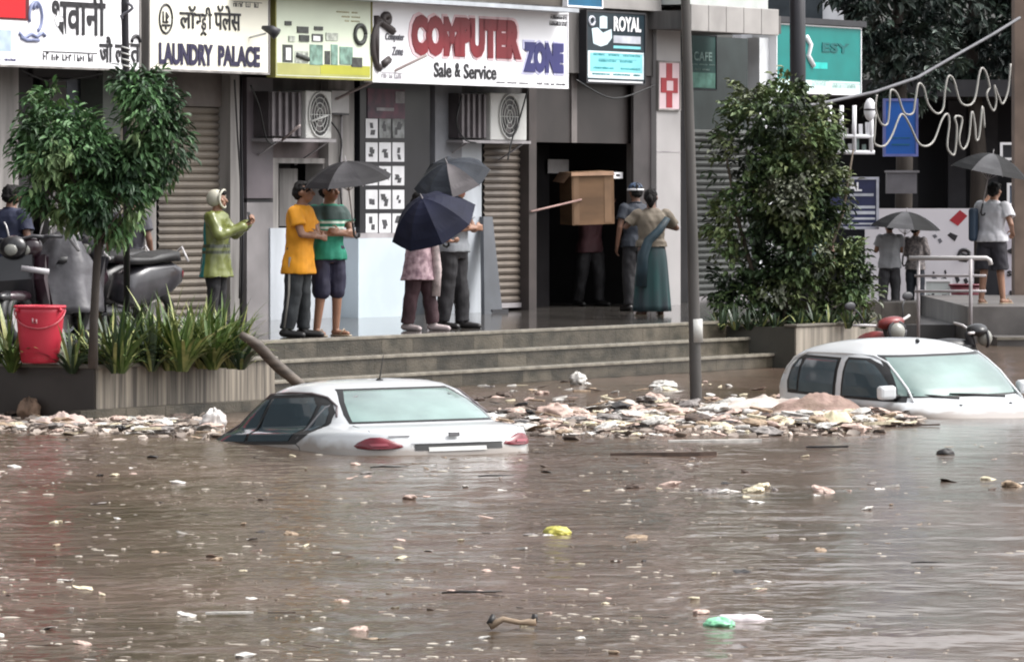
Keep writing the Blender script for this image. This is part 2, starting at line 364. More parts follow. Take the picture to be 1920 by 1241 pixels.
for fl in range(3):
    for i in range(8):
        s0 = -20+i*3.3; z0 = 5.4+fl*3.3
        wd = MB('F').box((s0,.26,z0),(s0+1.7,.319,z0+1.4)).build('window', mat('window_glass', (.05,.06,.07), .1), B)
        MB('F').box((s0-.1,.2,z0-.1),(s0+1.8,.318,z0-.01)).build('sill', wall_l, wd)
        MB('F').box((s0+.82,.24,z0),(s0+.88,.258,z0+1.4)).build('frame', wall_l, wd)

# ------------------------------------------------------------------ planters with their beds
plm = mat('streaked_stone', (.27,.235,.19), .6, .5, 1.0, (17,17,.6), col2=(.07,.06,.05), bump=.25, bscale=6, lo=.38, hi=.62)
pl_dark = mat('wet_dark_stone', (.045,.037,.033), .4, .4, 1.2)  # visible end walls get a darker stone than the fronts
soil = mat('soil', (.035,.028,.02), .9)
P1 = fthing('planter', 'long stone planter with streaked front wall, holding spiky plants and the red bucket', 'planter', -19.11, -6.94, 0)
MB('F').box((-19.095,-6.94,-.7),(s_pl,-6.80,.455)).build('front_wall', plm, P1)
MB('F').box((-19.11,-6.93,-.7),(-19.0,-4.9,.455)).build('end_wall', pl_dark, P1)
MB('F').box((-19.13,-6.97,.456),(s_pl+.02,-6.72,.49), .008).build('coping', mat('coping', (.16,.145,.12), .4, .3), P1)
MB('F').box((-19.13,-6.71,.456),(-18.95,-4.9,.49), .008).build('coping', mat('coping', (.16,.145,.12)), P1)
MB('F').box((-18.99,-6.79,-.7),(s_pl-.01,-4.80,.42)).build('soil', soil, P1)
MB('F').box((s_pl-.10,-6.79,-.7),(s_pl,-4.85,.455)).build('end_wall', plm, P1)
MB('F').box((-19.5,-7.06,-.7),(s_pl+.05,-6.95,.10)).build('plinth', step_m, P1)
P2 = fthing('planter', 'stone planter with a dark end wall under the big round bush behind the white hatchback', 'planter', s_pr, -5.69, 0)
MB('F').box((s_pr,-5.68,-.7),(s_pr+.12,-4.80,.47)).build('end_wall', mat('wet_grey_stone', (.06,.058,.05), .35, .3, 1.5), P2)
MB('F').box((s_pr+.005,-5.70,-.7),(S(1640,-5.7),-5.57,.465)).build('front_wall', mat('streak2', (.27,.24,.20), .6, .45, 1, (12,12,.7)), P2)
MB('F').box((s_pr+.125,-5.565,-.7),(S(1640,-5.7),-4.79,.44)).build('soil', soil, P2)
MB('F').box((s_pr-.02,-5.72,.47),(S(1640,-5.7),-5.55,.50), .008).build('coping', mat('coping', (.16,.145,.12)), P2)

# ------------------------------------------------------------------ beyond the building: plinth, dark market hall, far block
hall = thing('market_hall', 'dark open market hall with brown concrete column behind the white banner', 'building', at(1760,600,92))
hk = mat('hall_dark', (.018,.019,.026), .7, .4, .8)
p0 = at(1430,600,92); p1 = at(2300,600,92)
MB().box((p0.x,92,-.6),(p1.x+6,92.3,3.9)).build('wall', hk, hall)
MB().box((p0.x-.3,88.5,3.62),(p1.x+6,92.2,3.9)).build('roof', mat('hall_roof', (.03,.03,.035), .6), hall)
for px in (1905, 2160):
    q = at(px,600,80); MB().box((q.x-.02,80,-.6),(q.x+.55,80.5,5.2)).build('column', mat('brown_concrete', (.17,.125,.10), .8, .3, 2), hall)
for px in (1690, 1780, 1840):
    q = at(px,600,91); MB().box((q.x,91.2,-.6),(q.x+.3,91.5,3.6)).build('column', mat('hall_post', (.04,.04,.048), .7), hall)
plin = thing('plinth', None, None, at(1860,600,72)); tag(plin, kind='structure')
q0 = at(1815,575,71.6); MB().box((q0.x,71.6,-.7),(20,80,q0.z)).build('ledge', mat('plinth_stone', (.13,.12,.115), .4, .35, 2), plin)
q1 = at(1590,604,73); MB().box((q1.x,73.6,-.7),(q0.x-.01,91,.20)).build('ledge', mat('plinth_wet', (.07,.067,.067), .3, .35, 2), plin)
q2 = at(1870,634,70.3); MB().box((q2.x,70.3,-.7),(20,71.59,.11)).build('ledge', mat('plinth_stone', (.2,.2,.2)), plin)
MB().box((q2.x-.01,70.27,.08),(20,70.4,.116)).build('nosing', edge_m, plin)
blk = thing('white_block', 'tall pale building with green tinted side, seen beyond the green lightbox sign', 'building', at(1500,300,100))
q3 = at(1390,0,100); q4 = at(1582,0,100)
MB().box((q3.x,100,-.6),(q4.x,104,11)).build('wall', mat('block_white', (.60,.62,.66), .6, .12), blk)
for i in range(3):
    MB().box((q3.x+.3,99.9,4.9+i*2),(q4.x-.4,99.99,5.9+i*2)).build('window', mat('window_glass', (.05,.06,.07)), blk)

# ------------------------------------------------------------------ shop signs
ink = mat('black_ink', (.015,.014,.018), .5, .1); sgw = mat('sign_white', (.84,.84,.87), .45, .06, .8)
navy = mat('navy_ink', (.03,.03,.14), .5, .1); maroon = mat('maroon_ink', (.20,.014,.022), .5, .25, 1.5)
dsteel = mat('dark_frame', (.03,.03,.035), .5, .2)
class Sign:
    def __init__(s, name, label, px0, px1, pyb, pyt, d=-.75, m=None, thick=.10):
        s.d = d; s.s0 = S(px0,d); s.s1 = S(px1,d); s.z0 = Zf(pyb, s.s0, d); s.z1 = Zf(pyt, s.s0, d)
        s.o = fthing(name, label, 'sign', s.s0, d, s.z0)
        MB('F').box((s.s0,d,s.z0),(s.s1,d+thick,s.z1)).build('panel', m or sgw, s.o)
        f = MB('F'); e = .022
        f.box((s.s0-e,d-.012,s.z0-e),(s.s1+e,d+thick+.01,s.z0)).box((s.s0-e,d-.012,s.z1),(s.s1+e,d+thick+.01,s.z1+e))
        f.box((s.s0-e,d-.012,s.z0),(s.s0,d+thick+.01,s.z1)).box((s.s1,d-.012,s.z0),(s.s1+e,d+thick+.01,s.z1))
        s.f = f
    def frame(s, m): s.f.build('frame', m, s.o); return s
    def X(s, px): return S(px, s.d)
    def Z(s, px, py): return Zf(py, S(px,s.d), s.d)
    def text(s, body, px0, px1, pyb, pyt, m, bold=0, shear=0, name='lettering', off=0):
        mb = MB('F'); z0 = s.Z(px0,pyb); z1 = s.Z(px0,pyt); put_text(mb, body, s.X(px0), s.X(px1), z0, z1, s.d-off, bold, shear); return mb.build(name, m, s.o)
    def rect(s, px0, px1, pyb, pyt, m, name='colour_band', off=.002):
        z0 = s.Z(px0,pyb); z1 = s.Z(px0,pyt); return MB('F').box((s.X(px0), s.d-off, z0),(s.X(px1), s.d-.0003, z1)).build(name, m, s.o)
    def small(s, lines, m, name='small_print'):
        for i, (px0,px1,py,h,wd) in enumerate(lines):
            mb = MB('F'); k = (67+UY*s.X(px0))/1e4; rag(mb, s.X(px0), s.X(px1), s.Z(px0,py), h*k, s.d-.002, i*7+int(px0), wd); mb.build(name, m, s.o)
    def stroke(s, pts, r, m, name='emblem', off=.004):
        return MB('F').tube([(s.X(x), s.d-off, s.Z(x,y)) for x,y in pts], r, 6).build(name, m, s.o)
    def strokes(s, lists, r, m, name='emblem', off=.004):
        mb = MB('F')
        for pts in lists: mb.tube([(s.X(x), s.d-off, s.Z(x,y)) for x,y in pts], r, 6)
        return mb.build(name, m, s.o)
def oval(cx, cy, rx, ry, a0=0, a1=360, n=22): return [(cx+rx*math.cos(R(a0+(a1-a0)*i/n)), cy-ry*math.sin(R(a0+(a1-a0)*i/n))) for i in range(n+1)]

g1 = Sign('shop_sign', 'white jeweller style shop board with black Devanagari lettering and a red corner panel', -120, 261, 117, -75).frame(wall_l)
g1.text('भवानी', 97, 197, 64, -24, ink, .018)
g1.text('जौ ल', 186, 232, 118, 68, ink, .02); g1.text('त', 244, 262, 118, 82, ink, .02); g1.stroke(oval(254,82,8,14,10,170,8), .022, ink)
g1.small([(80,178,113,15,5)], ink); g1.small([(-60,30,112,5,3)], navy)
g1.rect(-120, 54, 31, -75, mat('dark_red_border', (.10,.008,.012), .5, .1), 'colour_panel', .006); g1.rect(-120, 46, 27, -75, mat('bright_red', (.62,.005,.012), .4, .08), 'colour_panel', .012)
blue_i = mat('grey_blue_ink', (.22,.25,.40), .5, .3, 9)
g1.strokes([oval(66,32,12,28,-70,200,18), [(35,62),(44,72),(58,64),(68,70),(78,62),(84,68)], [(38,70),(50,76),(72,76)], [(62,18),(66,6),(70,16)]], .022, blue_i)
g1.rect(-4, 21, 96, 56, mat('faint_blue', (.42,.52,.64), .5, .2, 6), 'picture')
g2 = Sign('shop_sign', 'cream shop board reading LAUNDRY PALACE with a round monogram', 280, 503, 129, -75).frame(wall_l)
cream = mat('cream_board', (.84,.82,.70), .45, .08, .8); g2.rect(281, 502, 128, -74, cream, 'face', .003)
dkn = mat('blue_black_ink', (.022,.018,.055), .5, .1); g2.text('LAUNDRY', 297, 398, 121, 80, dkn, .045, 0, off=.004); g2.text('PALACE', 408, 486, 124, 85, dkn, .045, 0, off=.004)
g2.text('लॉ', 336, 366, 54, 10, ink, .012, off=.004); g2.text('ड', 376, 386, 57, 27, ink, .012, off=.004); g2.text('ी', 385, 396, 55, 14, ink, .012, off=.004)
g2.strokes([[(364,28),(380,28)], [(368,41),(374,41),(374,29)], [(368,41),(370,45)]], .016, ink, 'lettering', .006); g2.stroke([(376,66),(380,60),(385,66)], .016, ink, 'lettering', .006)
g2.text('पॅलेस', 401, 450, 57, 10, ink, .012, off=.004)
g2.strokes([oval(310,36,12,27), [(305,22),(305,42),(314,42)], [(311,44),(311,24),(315,32),(311,36)], [(303,48),(317,48)], [(310,48),(310,56)]], .014, ink, 'emblem', .006)
g2.small([(437,486,13,9,3)], ink)
g3 = Sign('shop_sign', 'pale green yellow banner with faded mobile accessory pictures left of the computer board', 517, 695, 142, -75).frame(mat('olive_frame', (.28,.27,.08), .5))
pg = mat('pale_green_print', (.70,.77,.62), .45, .12, .7); g3.rect(518, 694, 141, -74, pg, 'face', .003)
g3.rect(519, 693, 140, 118, mat('yellow_green', (.40,.40,.14), .5, .2, 1.4), 'colour_band', .005); g3.rect(600, 693, 139, 122, mat('yellow_print', (.42,.42,.05), .5, .1), 'colour_band', .007)
for i, (x0,x1,yb,yt,c) in enumerate([(529,548,117,84,0),(552,577,118,96,2),(580,604,122,84,1),(608,618,121,96,0),(620,632,122,84,1),(636,660,121,88,1),(658,678,126,108,0),(584,604,78,64,0),(610,632,76,62,2),(556,577,62,50,0),(588,604,57,50,0),(533,545,48,40,0),(540,552,78,68,2),(560,578,78,66,0)]):
    g3.rect(x0, x1, yb, yt, [mat('print_dark', (.06,.065,.06), .5, .5, 14), mat('print_teal', (.20,.33,.27), .5, .5, 10), mat('print_pale', (.45,.48,.42), .5, .5, 14)][c], 'picture', .008+.0006*i)
g3.rect(534, 543, 113, 90, sgw, 'picture', .019); g3.rect(585, 598, 77, 68, sgw, 'picture', .019)
g3.strokes([oval(674,65,10,17), [(554,103),(577,112)]], .03, mat('print_dark', (0,0,0)), 'picture', .008)
g3.small([(630,670,24,3,2),(640,675,33,3,2),(646,674,41,3,2)], mat('ochre_print', (.42,.36,.20), .5))
g4 = Sign('shop_sign', 'wide white board reading COMPUTER ZONE Sale & Service in raised maroon and navy letters', 699, 1063, 151, 6).frame(sgw)
pk = mat('pink_glow_print', (.78,.56,.60), .45, .12, 2.5)
mb = MB('F'); put_text(mb, 'COMPUTER', g4.X(765), g4.X(981), g4.Z(765,108), g4.Z(765,22), g4.d+.002, .10); mb.build('lettering', pk, g4.o)
g4.text('COMPUTER', 770, 976, 104, 27, maroon, .085, 0, off=.006)
mb = MB('F'); put_text(mb, 'ZONE', g4.X(977), g4.X(1058), g4.Z(977,140), g4.Z(977,74), g4.d+.002, .07); mb.build('lettering', mat('lilac_print', (.55,.55,.75), .45, .1), g4.o)
g4.text('ZONE', 980, 1055, 136, 78, navy, .085, 0, off=.006)
g4.text('Sale', 813, 846, 145, 117, ink, .02); g4.text('&', 852, 863, 145, 118, ink, .02); g4.text('Service', 869, 930, 148, 120, ink, .02)
g4.small([(1030,1062,48,7,1),(1032,1062,36,7,1)], dsteel); g4.small([(715,753,147,10,3)], mat('grey_print', (.35,.33,.36), .5)); g4.small([(1006,1060,159,4,4),(930,990,156,2.5,3)], dsteel)
g4.strokes([[(704,30),(704,124)], oval(712,85,15,44,95,265,14), [(704,36),(736,60)], oval(722,36,6,7), [(716,122),(728,112)]], .05, mat('brown_ink', (.045,.035,.035), .5), 'emblem')
g4.text('Computer', 722, 757, 79, 62, mat('grey_ink', (.12,.12,.14), .5), .02, .2); g4.text('Zone', 734, 755, 104, 88, mat('grey_ink', (.1,.1,.1)), .02, .2)
g5 = Sign('shop_sign', 'black and teal board reading ROYAL in white serif capitals between the shopfront and white column', 1100, 1208, 153, 22, -.10, mat('sign_black', (.012,.025,.035), .4)).frame(dsteel)
g5.text('ROYAL', 1150, 1201, 59, 31, sgw, .03, 0)
cy = mat('cyan_print', (.22,.62,.68), .45, .1); tl = mat('teal_print', (.02,.26,.29), .45, .2)
g5.rect(1102, 1207, 146, 95, mat('pale_cyan', (.66,.78,.82), .45, .1), 'face'); g5.rect(1106, 1204, 134, 99, cy, 'colour_band', .004)
g5.small([(1112,1200,104,4.5,3),(1122,1186,116,5,2),(1112,1200,129,4,2),(1110,1200,140,3.5,3)], tl)
g5.rect(1150, 1201, 81, 67, mat('grey_lilac', (.5,.52,.58), .45), 'colour_band', .003); g5.rect(1150, 1201, 91, 86, cy, 'colour_band', .003); g5.rect(1103, 1205, 154, 150, sgw, 'colour_band', .003)
mb = MB('F')
for pts in ([(1109,54),(1120,52),(1130,62),(1146,55),(1147,72),(1138,84),(1126,88),(1112,82)], [(1124,54),(1124,32),(1130,30),(1138,32),(1138,54)]):
    mb.add([(g5.X(x), g5.d-.004, g5.Z(x,y)) for x,y in pts], [tuple(range(len(pts)))])
mb.build('picture', mat('ice_blue', (.6,.74,.80), .45, .15, 8), g5.o)
g5.strokes([oval(1109,40,5,8)], .018, mat('grey_lilac', (0,0,0)))
g6 = Sign('cross_sign', 'pink chemist panel with a tall red cross fixed on the white tiled column', 1235, 1274, 204, 117, -.075, mat('pink_panel', (.66,.50,.53), .5, .1), .022).frame(wall_l)
red = mat('cross_red', (.33,.018,.028), .5, .15); mid = 1254.5
g6.rect(1249, 1260, 202, 119, red, 'cross', .006); g6.rect(1239, 1270, 174, 146, red, 'cross', .009); g6.rect(1249, 1261, 170, 152, mat('pink_panel', (0,0,0)), 'emblem', .011)
g7 = Sign('menu_sign', 'dim teal notice board in the shaded recess beside the street pole', 1295, 1342, 166, 66, .9, mat('dim_teal', (.045,.085,.08), .4, .2), .05).frame(dsteel)
pt = mat('pale_teal', (.22,.30,.28), .5, .3, 8); g7.text('CAFE', 1300, 1334, 114, 97, pt, .02); g7.small([(1297,1340,122,3,3),(1302,1330,132,4,2)], pt); g7.rect(1296, 1341, 164, 136, mat('teal_green', (.12,.25,.21), .5, .4, 6), 'colour_band')
g8 = Sign('lightbox_sign', 'large green lightbox sign with white lower strip hanging past the white column', 1456, 1613, 171, 46, -.3, mat('green_face', (.006,.20,.185), .3, .1), .35).frame(sgw)
g8.rect(1457, 1612, 171, 148, mat('mint_white', (.62,.78,.76), .4, .08), 'colour_band', .004); g8.text('ESY', 1541, 1592, 98, 80, mat('deep_green', (.004,.12,.12), .4), .03)
g8.small([(1522,1548,161,9,1),(1560,1604,165,8,1)], mat('pale_green_ink', (.25,.42,.40), .4)); g8.rect(1524, 1551, 129, 117, mat('bright_teal', (.02,.50,.45), .4), 'picture', .004)
g8.strokes([[(1511,70),(1519,84),(1514,104),(1524,124)]], .045, sgw)
MB('F').box((g8.s0-.1,g8.d-.05,g8.z1+.03),(g8.s1+.1,g8.d+.4,g8.z1+.11)).build('hood', dsteel, g8.o)
g9 = Sign('shop_sign', 'blue board with white lower edge just above the black ROYAL board', 1064, 1128, 10, -120, -.62, mat('deep_blue', (.005,.10,.20), .4, .2), .05).frame(sgw)
g9.small([(1070,1120,-20,8,3)], cy)
# navy board and banners in front of the market hall face the camera
def board(name, label, cat, px0, px1, pyb, pyt, Y, m, thick=.06, fr=None):
    a, b = at(px0,pyb,Y), at(px1,pyt,Y); o = thing(name, label, cat, (a.x, Y, a.z))
    MB().box((a.x,Y,a.z),(b.x,Y+thick,b.z)).build('panel', m, o)
    if fr:
        e = .04; f = MB(); f.box((a.x-e,Y-.015,a.z-e),(b.x+e,Y+thick-.01,a.z)).box((a.x-e,Y-.015,b.z),(b.x+e,Y+thick-.01,b.z+e)).box((a.x-e,Y-.015,a.z),(a.x,Y+thick-.01,b.z)).box((b.x,Y-.015,a.z),(b.x+e,Y+thick-.01,b.z)); f.build('frame', fr, o)
    return o
def bpoly(o, pts, Y, m, name='picture', off=.004):
    return MB().rings([[at(x,y,Y)+Vector((0,q-at(x,y,Y).y,0)) for x,y in pts] for q in (Y-off, Y-.0008)], True, False).build(name, m, o)
def btext(o, body, px0, px1, pyb, pyt, Y, m, bold=.02):
    v, f = glyphs(body, bold); x0=min(p.x for p in v); x1=max(p.x for p in v); y0=min(p.y for p in v); y1=max(p.y for p in v); a=at(px0,pyb,Y); b=at(px1,pyt,Y)
    return MB().add([(a.x+(p.x-x0)/(x1-x0)*(b.x-a.x), Y-.006-p.z, a.z+(p.y-y0)/(y1-y0)*(b.z-a.z)) for p in v], f).build('lettering', m, o)
def rc(x0,x1,y0,y1): return [(x0,y1),(x1,y1),(x1,y0),(x0,y0)]
b1 = board('shop_board', 'navy framed board with the white letters ROYAL half hidden by the bush', 'sign', 1545, 1643, 425, 337, 80, mat('navy_board', (.02,.025,.08), .4), fr=mat('lilac_frame', (.42,.43,.5), .5))
btext(b1, 'ROYAL', 1550, 1616, 359, 342, 80, sgw, .03)
for y0,y1,x0,x1 in ((363,368,1588,1638),(386,391,1548,1641),(396,402,1548,1641),(408,412,1548,1641),(418,421,1548,1641)): bpoly(b1, rc(x0,x1,y0,y1), 80, mat('grey_lilac', (0,0,0)), 'small_print')
b2 = board('banner', 'white printed banner with red and black tumbling shapes behind the metal railing', 'banner', 1622, 1826, 574, 391, 86, mat('banner_white', (.62,.60,.64), .5, .1, .6))
bpoly(b2, [(1780,413),(1800,394),(1814,405),(1796,424)], 86, mat('cross_red', (0,0,0))); bpoly(b2, [(1776,441),(1782,436),(1796,442),(1790,453)], 86, ink)
MB().tube([at(x,y,86)+Vector((0,-.01,0)) for x,y in oval(1808,475,9,7)], .03, 6).build('picture', ink, b2); bpoly(b2, [(1792,480),(1800,472),(1822,482),(1812,492),(1798,490)], 86, ink)
for i,(x,y,ww,h) in enumerate(((1748,441,10,6),(1758,449,9,8),(1746,520,12,5),(1764,522,14,8),(1748,510,5,4),(1790,520,10,12),(1806,524,10,10),(1770,508,5,8))):
    bpoly(b2, [(x,y),(x+ww*.6,y-h*.3),(x+ww,y+h*.5),(x+ww*.4,y+h)], 86, mat('grey_ink', (0,0,0)) if i<3 else ink)
b3 = board('photo_panel', 'pale printed picture panel leaning at the foot of the white banner', 'panel', 1736, 1781, 577, 528, 85.2, mat('pale_photo', (.50,.55,.55), .4, .2, 3), fr=sgw)
for x0,x1,y0,y1 in ((1740,1743,552,572),(1747,1752,550,572),(1754,1762,556,574),(1766,1775,552,570)): bpoly(b3, rc(x0,x1,y0,y1), 85.2, dsteel)
b4 = board('banner', 'pale banner with black lettering cut off by the right edge of the picture', 'banner', 1882, 1990, 574, 391, 84, mat('banner_lilac', (.55,.53,.60), .5, .12, .6))
btext(b4, '<0', 1889, 1925, 485, 458, 84, ink, .03); btext(b4, 'sale', 1888, 1925, 518, 503, 84, ink, .02); btext(b4, 'Bus', 1893, 1926, 558, 545, 84, ink, .02)
bpoly(b4, rc(1903,1960,407,441), 84, mat('slate', (.07,.09,.13), .4)); bpoly(b4, rc(1908,1960,413,420), 84, mat('pale_teal', (0,0,0)), off=.008)
b5 = board('box_sign', 'bright blue lightbox sign behind the loops of rope light', 'sign', 1661, 1717, 289, 190, 84, mat('box_blue', (.01,.10,.42), .35, .25, .8), .2, mat('violet_frame', (.12,.14,.36), .4))
bpoly(b5, rc(1672,1706,270,273), 84, mat('deep_blue', (0,0,0))); bpoly(b5, rc(1672,1706,258,260), 84, mat('deep_blue', (0,0,0)))
b6 = board('wall_box', 'plain grey box fixed on the dark hall wall under the blue sign', 'box', 1663, 1719, 363, 322, 84, mat('dull_grey_box', (.13,.125,.14), .5, .2), .3)
MB().box(at(1661,324,83.98), at(1721,320,84.31)).build('lid', mat('dull_grey_lid', (.17,.165,.18), .5), b6)
b7 = board('window_frame', 'small white square frame hanging on the dark wall above the rightmost umbrella', 'frame', 1880, 1908, 296, 272, 84, mat('hall_dark', (0,0,0)), .05, sgw)
b8 = board('window_frame', 'white square frame low on the dark wall right of the man in white shirt', 'frame', 1893, 1912, 381, 348, 84, mat('slate', (0,0,0)), .05, sgw)

# ------------------------------------------------------------------ things fixed on the shopfront
ac_w = mat('appliance_white', (.60,.60,.58), .4, .12, 2); grille = mat('grille_dark', (.035,.033,.035), .5, .3, 5)
def ac(label, px0, px1, pxf0, pyb, pyt, d):
    s0, s1, sf = S(px0,d), S(px1,d), S(pxf0,d); z0, z1 = Zf(pyb,s0,d), Zf(pyt,s0,d)
    o = fthing('air_conditioner', label, 'air conditioner', s0, d, z0, 'air conditioner outdoor units')
    MB('F').box((sf,d,z0),(s1,d+.3,z1), .015).build('case', ac_w, o)
    c = ((sf+s1)/2, d-.004, (z0+z1)/2); r = min((z1-z0)*.43, (s1-sf)*.43)
    g = MB('F'); fs = [(c[0]+r*math.cos(t)*.95, d-.004, c[2]+r*math.sin(t)*1.05) for t in [k*2*math.pi/28 for k in range(28)]]
    g.add(fs, [tuple(range(28))]); gg = g.build('fan_recess', grille, o)
    rr = MB('F')
    for q in (.3,.55,.8,1.03): rr.tube([(c[0]+r*q*math.cos(t)*.95, d-.012, c[2]+r*q*math.sin(t)*1.05) for t in [k*2*math.pi/24 for k in range(25)]], .006 if q<1 else .014, 5)
    for k in range(6): rr.tube([(c[0],d-.012,c[2]),(c[0]+r*math.cos(k*1.047)*.95,d-.012,c[2]+r*math.sin(k*1.047)*1.05)], .005, 5)
    rr.build('fan_guard', ac_w, o)
    bl = MB('F')
    for k in range(3):
        t = k*2.094+.4; bl.add([(c[0]+.03*math.cos(t+1.5),d-.007,c[2]+.03*math.sin(t+1.5)),(c[0]+r*.8*math.cos(t-.3),d-.009,c[2]+r*.8*math.sin(t-.3)),(c[0]+r*.85*math.cos(t+.35),d-.006,c[2]+r*.85*math.sin(t+.35))], [(0,1,2)])
    bl.build('fan_blade', mat('blade_grey', (.10,.09,.09), .5), o)
    sd_ = MB('F').box((s0,d+.06,z0+.02),(sf-.012,d+.30,z1-.02)); sd_.build('louvre_panel', mat('louvre_dark', (.07,.06,.065), .5, .4, 3), o)
    fr_ = MB('F')
    n = 5
    for k in range(n): x = s0+(sf-s0)*(k+.2)/n; fr_.box((x,d+.03,z0+.03),(x+.05,d+.058,z1-.03))
    fr_.build('louvre_slats', mat('louvre_grey', (.16,.14,.15), .5, .3), o)
    b = MB('F').box((s0-.05,d-.03,z0-.04),(s1+.05,d+.3,z0-.005))
    for x in (s0+.1,s1-.1): b.tube([(x,d,z0-.04),(x,d+.45,z0-.30)], .012)
    b.build('bracket', steel, o)
    return o
ac('white air conditioner with round fan grille above the small window left of the product display', 512, 622, 574, 259, 168, -.25)
ac('white air conditioner unit with round fan grille above the right hand brown shutter', 868, 988, 920, 262, 172, -.22)
fb = fthing('fuse_box', 'pale fuse box high on the pillar beside the left air conditioner', 'fuse box', S(622,-.01), -.08, 3.0)
MB('F').box((S(622,-.09),-.09,Zf(213,S(622),0)),(S(655,-.09),-.012,Zf(170,S(622),0)), .01).build('box', mat('pale_box', (.44,.43,.43), .5, .15), fb)
MB('F').box((S(624,-.09),-.094,Zf(216,S(622),0)),(S(654,-.09),-.05,Zf(213.5,S(622),0))).build('base', dsteel, fb)
MB('F').tube([(S(640,-.04),-.04,Zf(213,S(640),0)),(S(640,-.04),-.04,1.7)], .014).build('conduit', steel, fb)
D = fthing('product_display', 'tall black display board with rows of white product photographs behind the umbrellas', 'display', S(674), -.05, 1.55)
dd = -.05; MB('F').box((S(675,dd),dd,Zf(447,S(675,dd),dd)),(S(806,dd),dd+.08,3.5)).build('board', mat('display_black', (.012,.012,.016), .3, .2), D)
MB('F').box((S(688,dd),dd-.01,Zf(222,S(688,dd),dd)),(S(758,dd),dd-.001,Zf(166,S(688,dd),dd))).build('poster', mat('maroon_poster', (.12,.035,.06), .5, .6, 5, col2=(.035,.02,.035)), D)
MB('F').box((S(740,dd),dd-.014,Zf(194,S(740,dd),dd)),(S(757,dd),dd-.0105,Zf(172,S(740,dd),dd))).build('poster', mat('poster_grey', (.25,.24,.25), .5, .4, 6), D)
MB('F').box((S(704,dd),dd-.014,Zf(208,S(704,dd),dd)),(S(737,dd),dd-.0105,Zf(202,S(704,dd),dd))).build('poster_strip', mat('poster_grey', (0,0,0)), D)
rnd = random.Random(3); sketch = mat('sketch_dark', (.05,.05,.055), .5, .3)
for row in range(5):
    for c in range(3):
        xa = 685+c*25; xb = xa+22; yb = 259+row*45-row*.6; yt = yb-36
        sa, sb = S(xa,dd), S(xb,dd); za, zb = Zf(yb,sa,dd), Zf(yt,sa,dd)
        cdm = MB('F').box((sa,dd-.008,za),(sb,dd-.001,zb)).build('photo_card', mat('photo_white', (.66,.66,.68), .4, .12, 4) if (row,c) not in ((0,1),(0,2)) else mat('photo_grey', (.20,.21,.21), .4, .7, 7), D)
        pm = MB('F'); w_ = sb-sa; h_ = zb-za
        for k in range(rnd.choice((2,3))):
            x = sa+w_*rnd.uniform(.15,.5); z = za+h_*rnd.uniform(.1,.55); ww = w_*rnd.uniform(.15,.4); hh = h_*rnd.uniform(.15,.4); sk = w_*rnd.uniform(-.12,.2)
            pm.add([(x,dd-.0095-k*.0006,z),(x+ww,dd-.0095-k*.0006,z),(x+ww+sk,dd-.0095-k*.0006,z+hh),(x+sk,dd-.0095-k*.0006,z+hh)], [(0,1,2,3)])
        pm.build('picture', sketch, cdm)
def rod(name, label, cat, p0, p1, r, m, group=None):
    o = MB().tube([p0,p1], r, 7).build(name, m); return tag(o, label, cat, group)
pink = mat('faded_rod', (.34,.28,.27), .5, .2, 3)
rod('support_rod', 'long thin rod slanting up across the COMPUTER board', 'rod', fw(S(671,-.4),-.1,Zf(188,S(671),0)), fw(S(800,-1.1),-1.1,Zf(104,S(800,-1.1),-1.1)), .018, pink)
rod('support_rod', 'thin pale rod sloping beside the left air conditioner', 'rod', fw(S(488),-.3,Zf(264,S(488),0)), fw(S(562,-.6),-.6,Zf(236,S(562,-.6),-.6)), .016, pink)
rod('support_rod', 'short pale stick lying across the fan of the left air conditioner', 'rod', fw(S(585,-.3),-.29,Zf(228,S(585,-.3),-.3)), fw(S(608,-.3),-.34,Zf(217,S(608,-.3),-.3)), .014, mat('appliance_white', (0,0,0)))
lamp = fthing('spot_lamp', 'small black spotlight on a bracket between the cream and yellow green boards', 'lamp', S(508,-.6), -.6, 3.8)
sl = S(508,-1.0); zl = Zf(60,sl,-1.0)
MB('F').tube([(sl-.1,-.60,zl-.10),(sl-.03,-.95,zl-.02)], .012).build('arm', ac_w, lamp); MB('F').tube([(sl-.03,-.90,zl+.05),(sl,-1.0,zl+.02),(sl+.02,-1.07,zl-.03)], [.02,.055,.07], 12).build('shade', dsteel, lamp)
for x0, w_, nm, lb in ((452,.022,'drain_pipe','black drain pipe running down the dark gap right of the shutter pillar'), (459,.012,'cable','thin black cable hanging beside the drain pipe')):
    tag(MB('F').tube([(S(x0),.05,ZP),(S(x0)+.01,.03,1.6),(S(x0)-.01,.04,2.6),(S(x0),.05,3.5)], w_).build(nm, dsteel), lb, 'pipe' if 'pipe' in nm else 'cable')
pb = fthing('leaning_plank', 'dark folded board leaning beside the right hand brown shutter', 'board', S(905,-.2), -.2, ZP)
pts = [(902,-.45,ZP),(936,-.45,ZP),(917,-.02,1.72),(900,-.02,1.72)]
MB('F').rings([[(S(x,d),d-q,z) for x,d,z in pts] for q in (0,.05)], True, False).build('board', mat('slate_board', (.05,.055,.065), .4, .3, 2), pb)
MB('F').box((S(910,-.4),-.5,ZP),(S(940,-.4),-.36,ZP+.05)).build('foot', dsteel, pb)
nt_ = fthing('paper_notice', 'square pale paper notice taped on the dark door above the carton', 'notice', S(1028,.4), .4, 2.3)
MB('F').box((S(1027,.96),.955,Zf(325,S(1027,.96),.96)),(S(1066,.96),.962,Zf(299,S(1027,.96),.96))).build('sheet', mat('old_paper', (.36,.34,.34), .7, .2, 3), nt_)
nt2 = fthing('paper_notice', 'small white label near the upper right corner of the carton', 'notice', S(1150,.4), .4, 2.1)
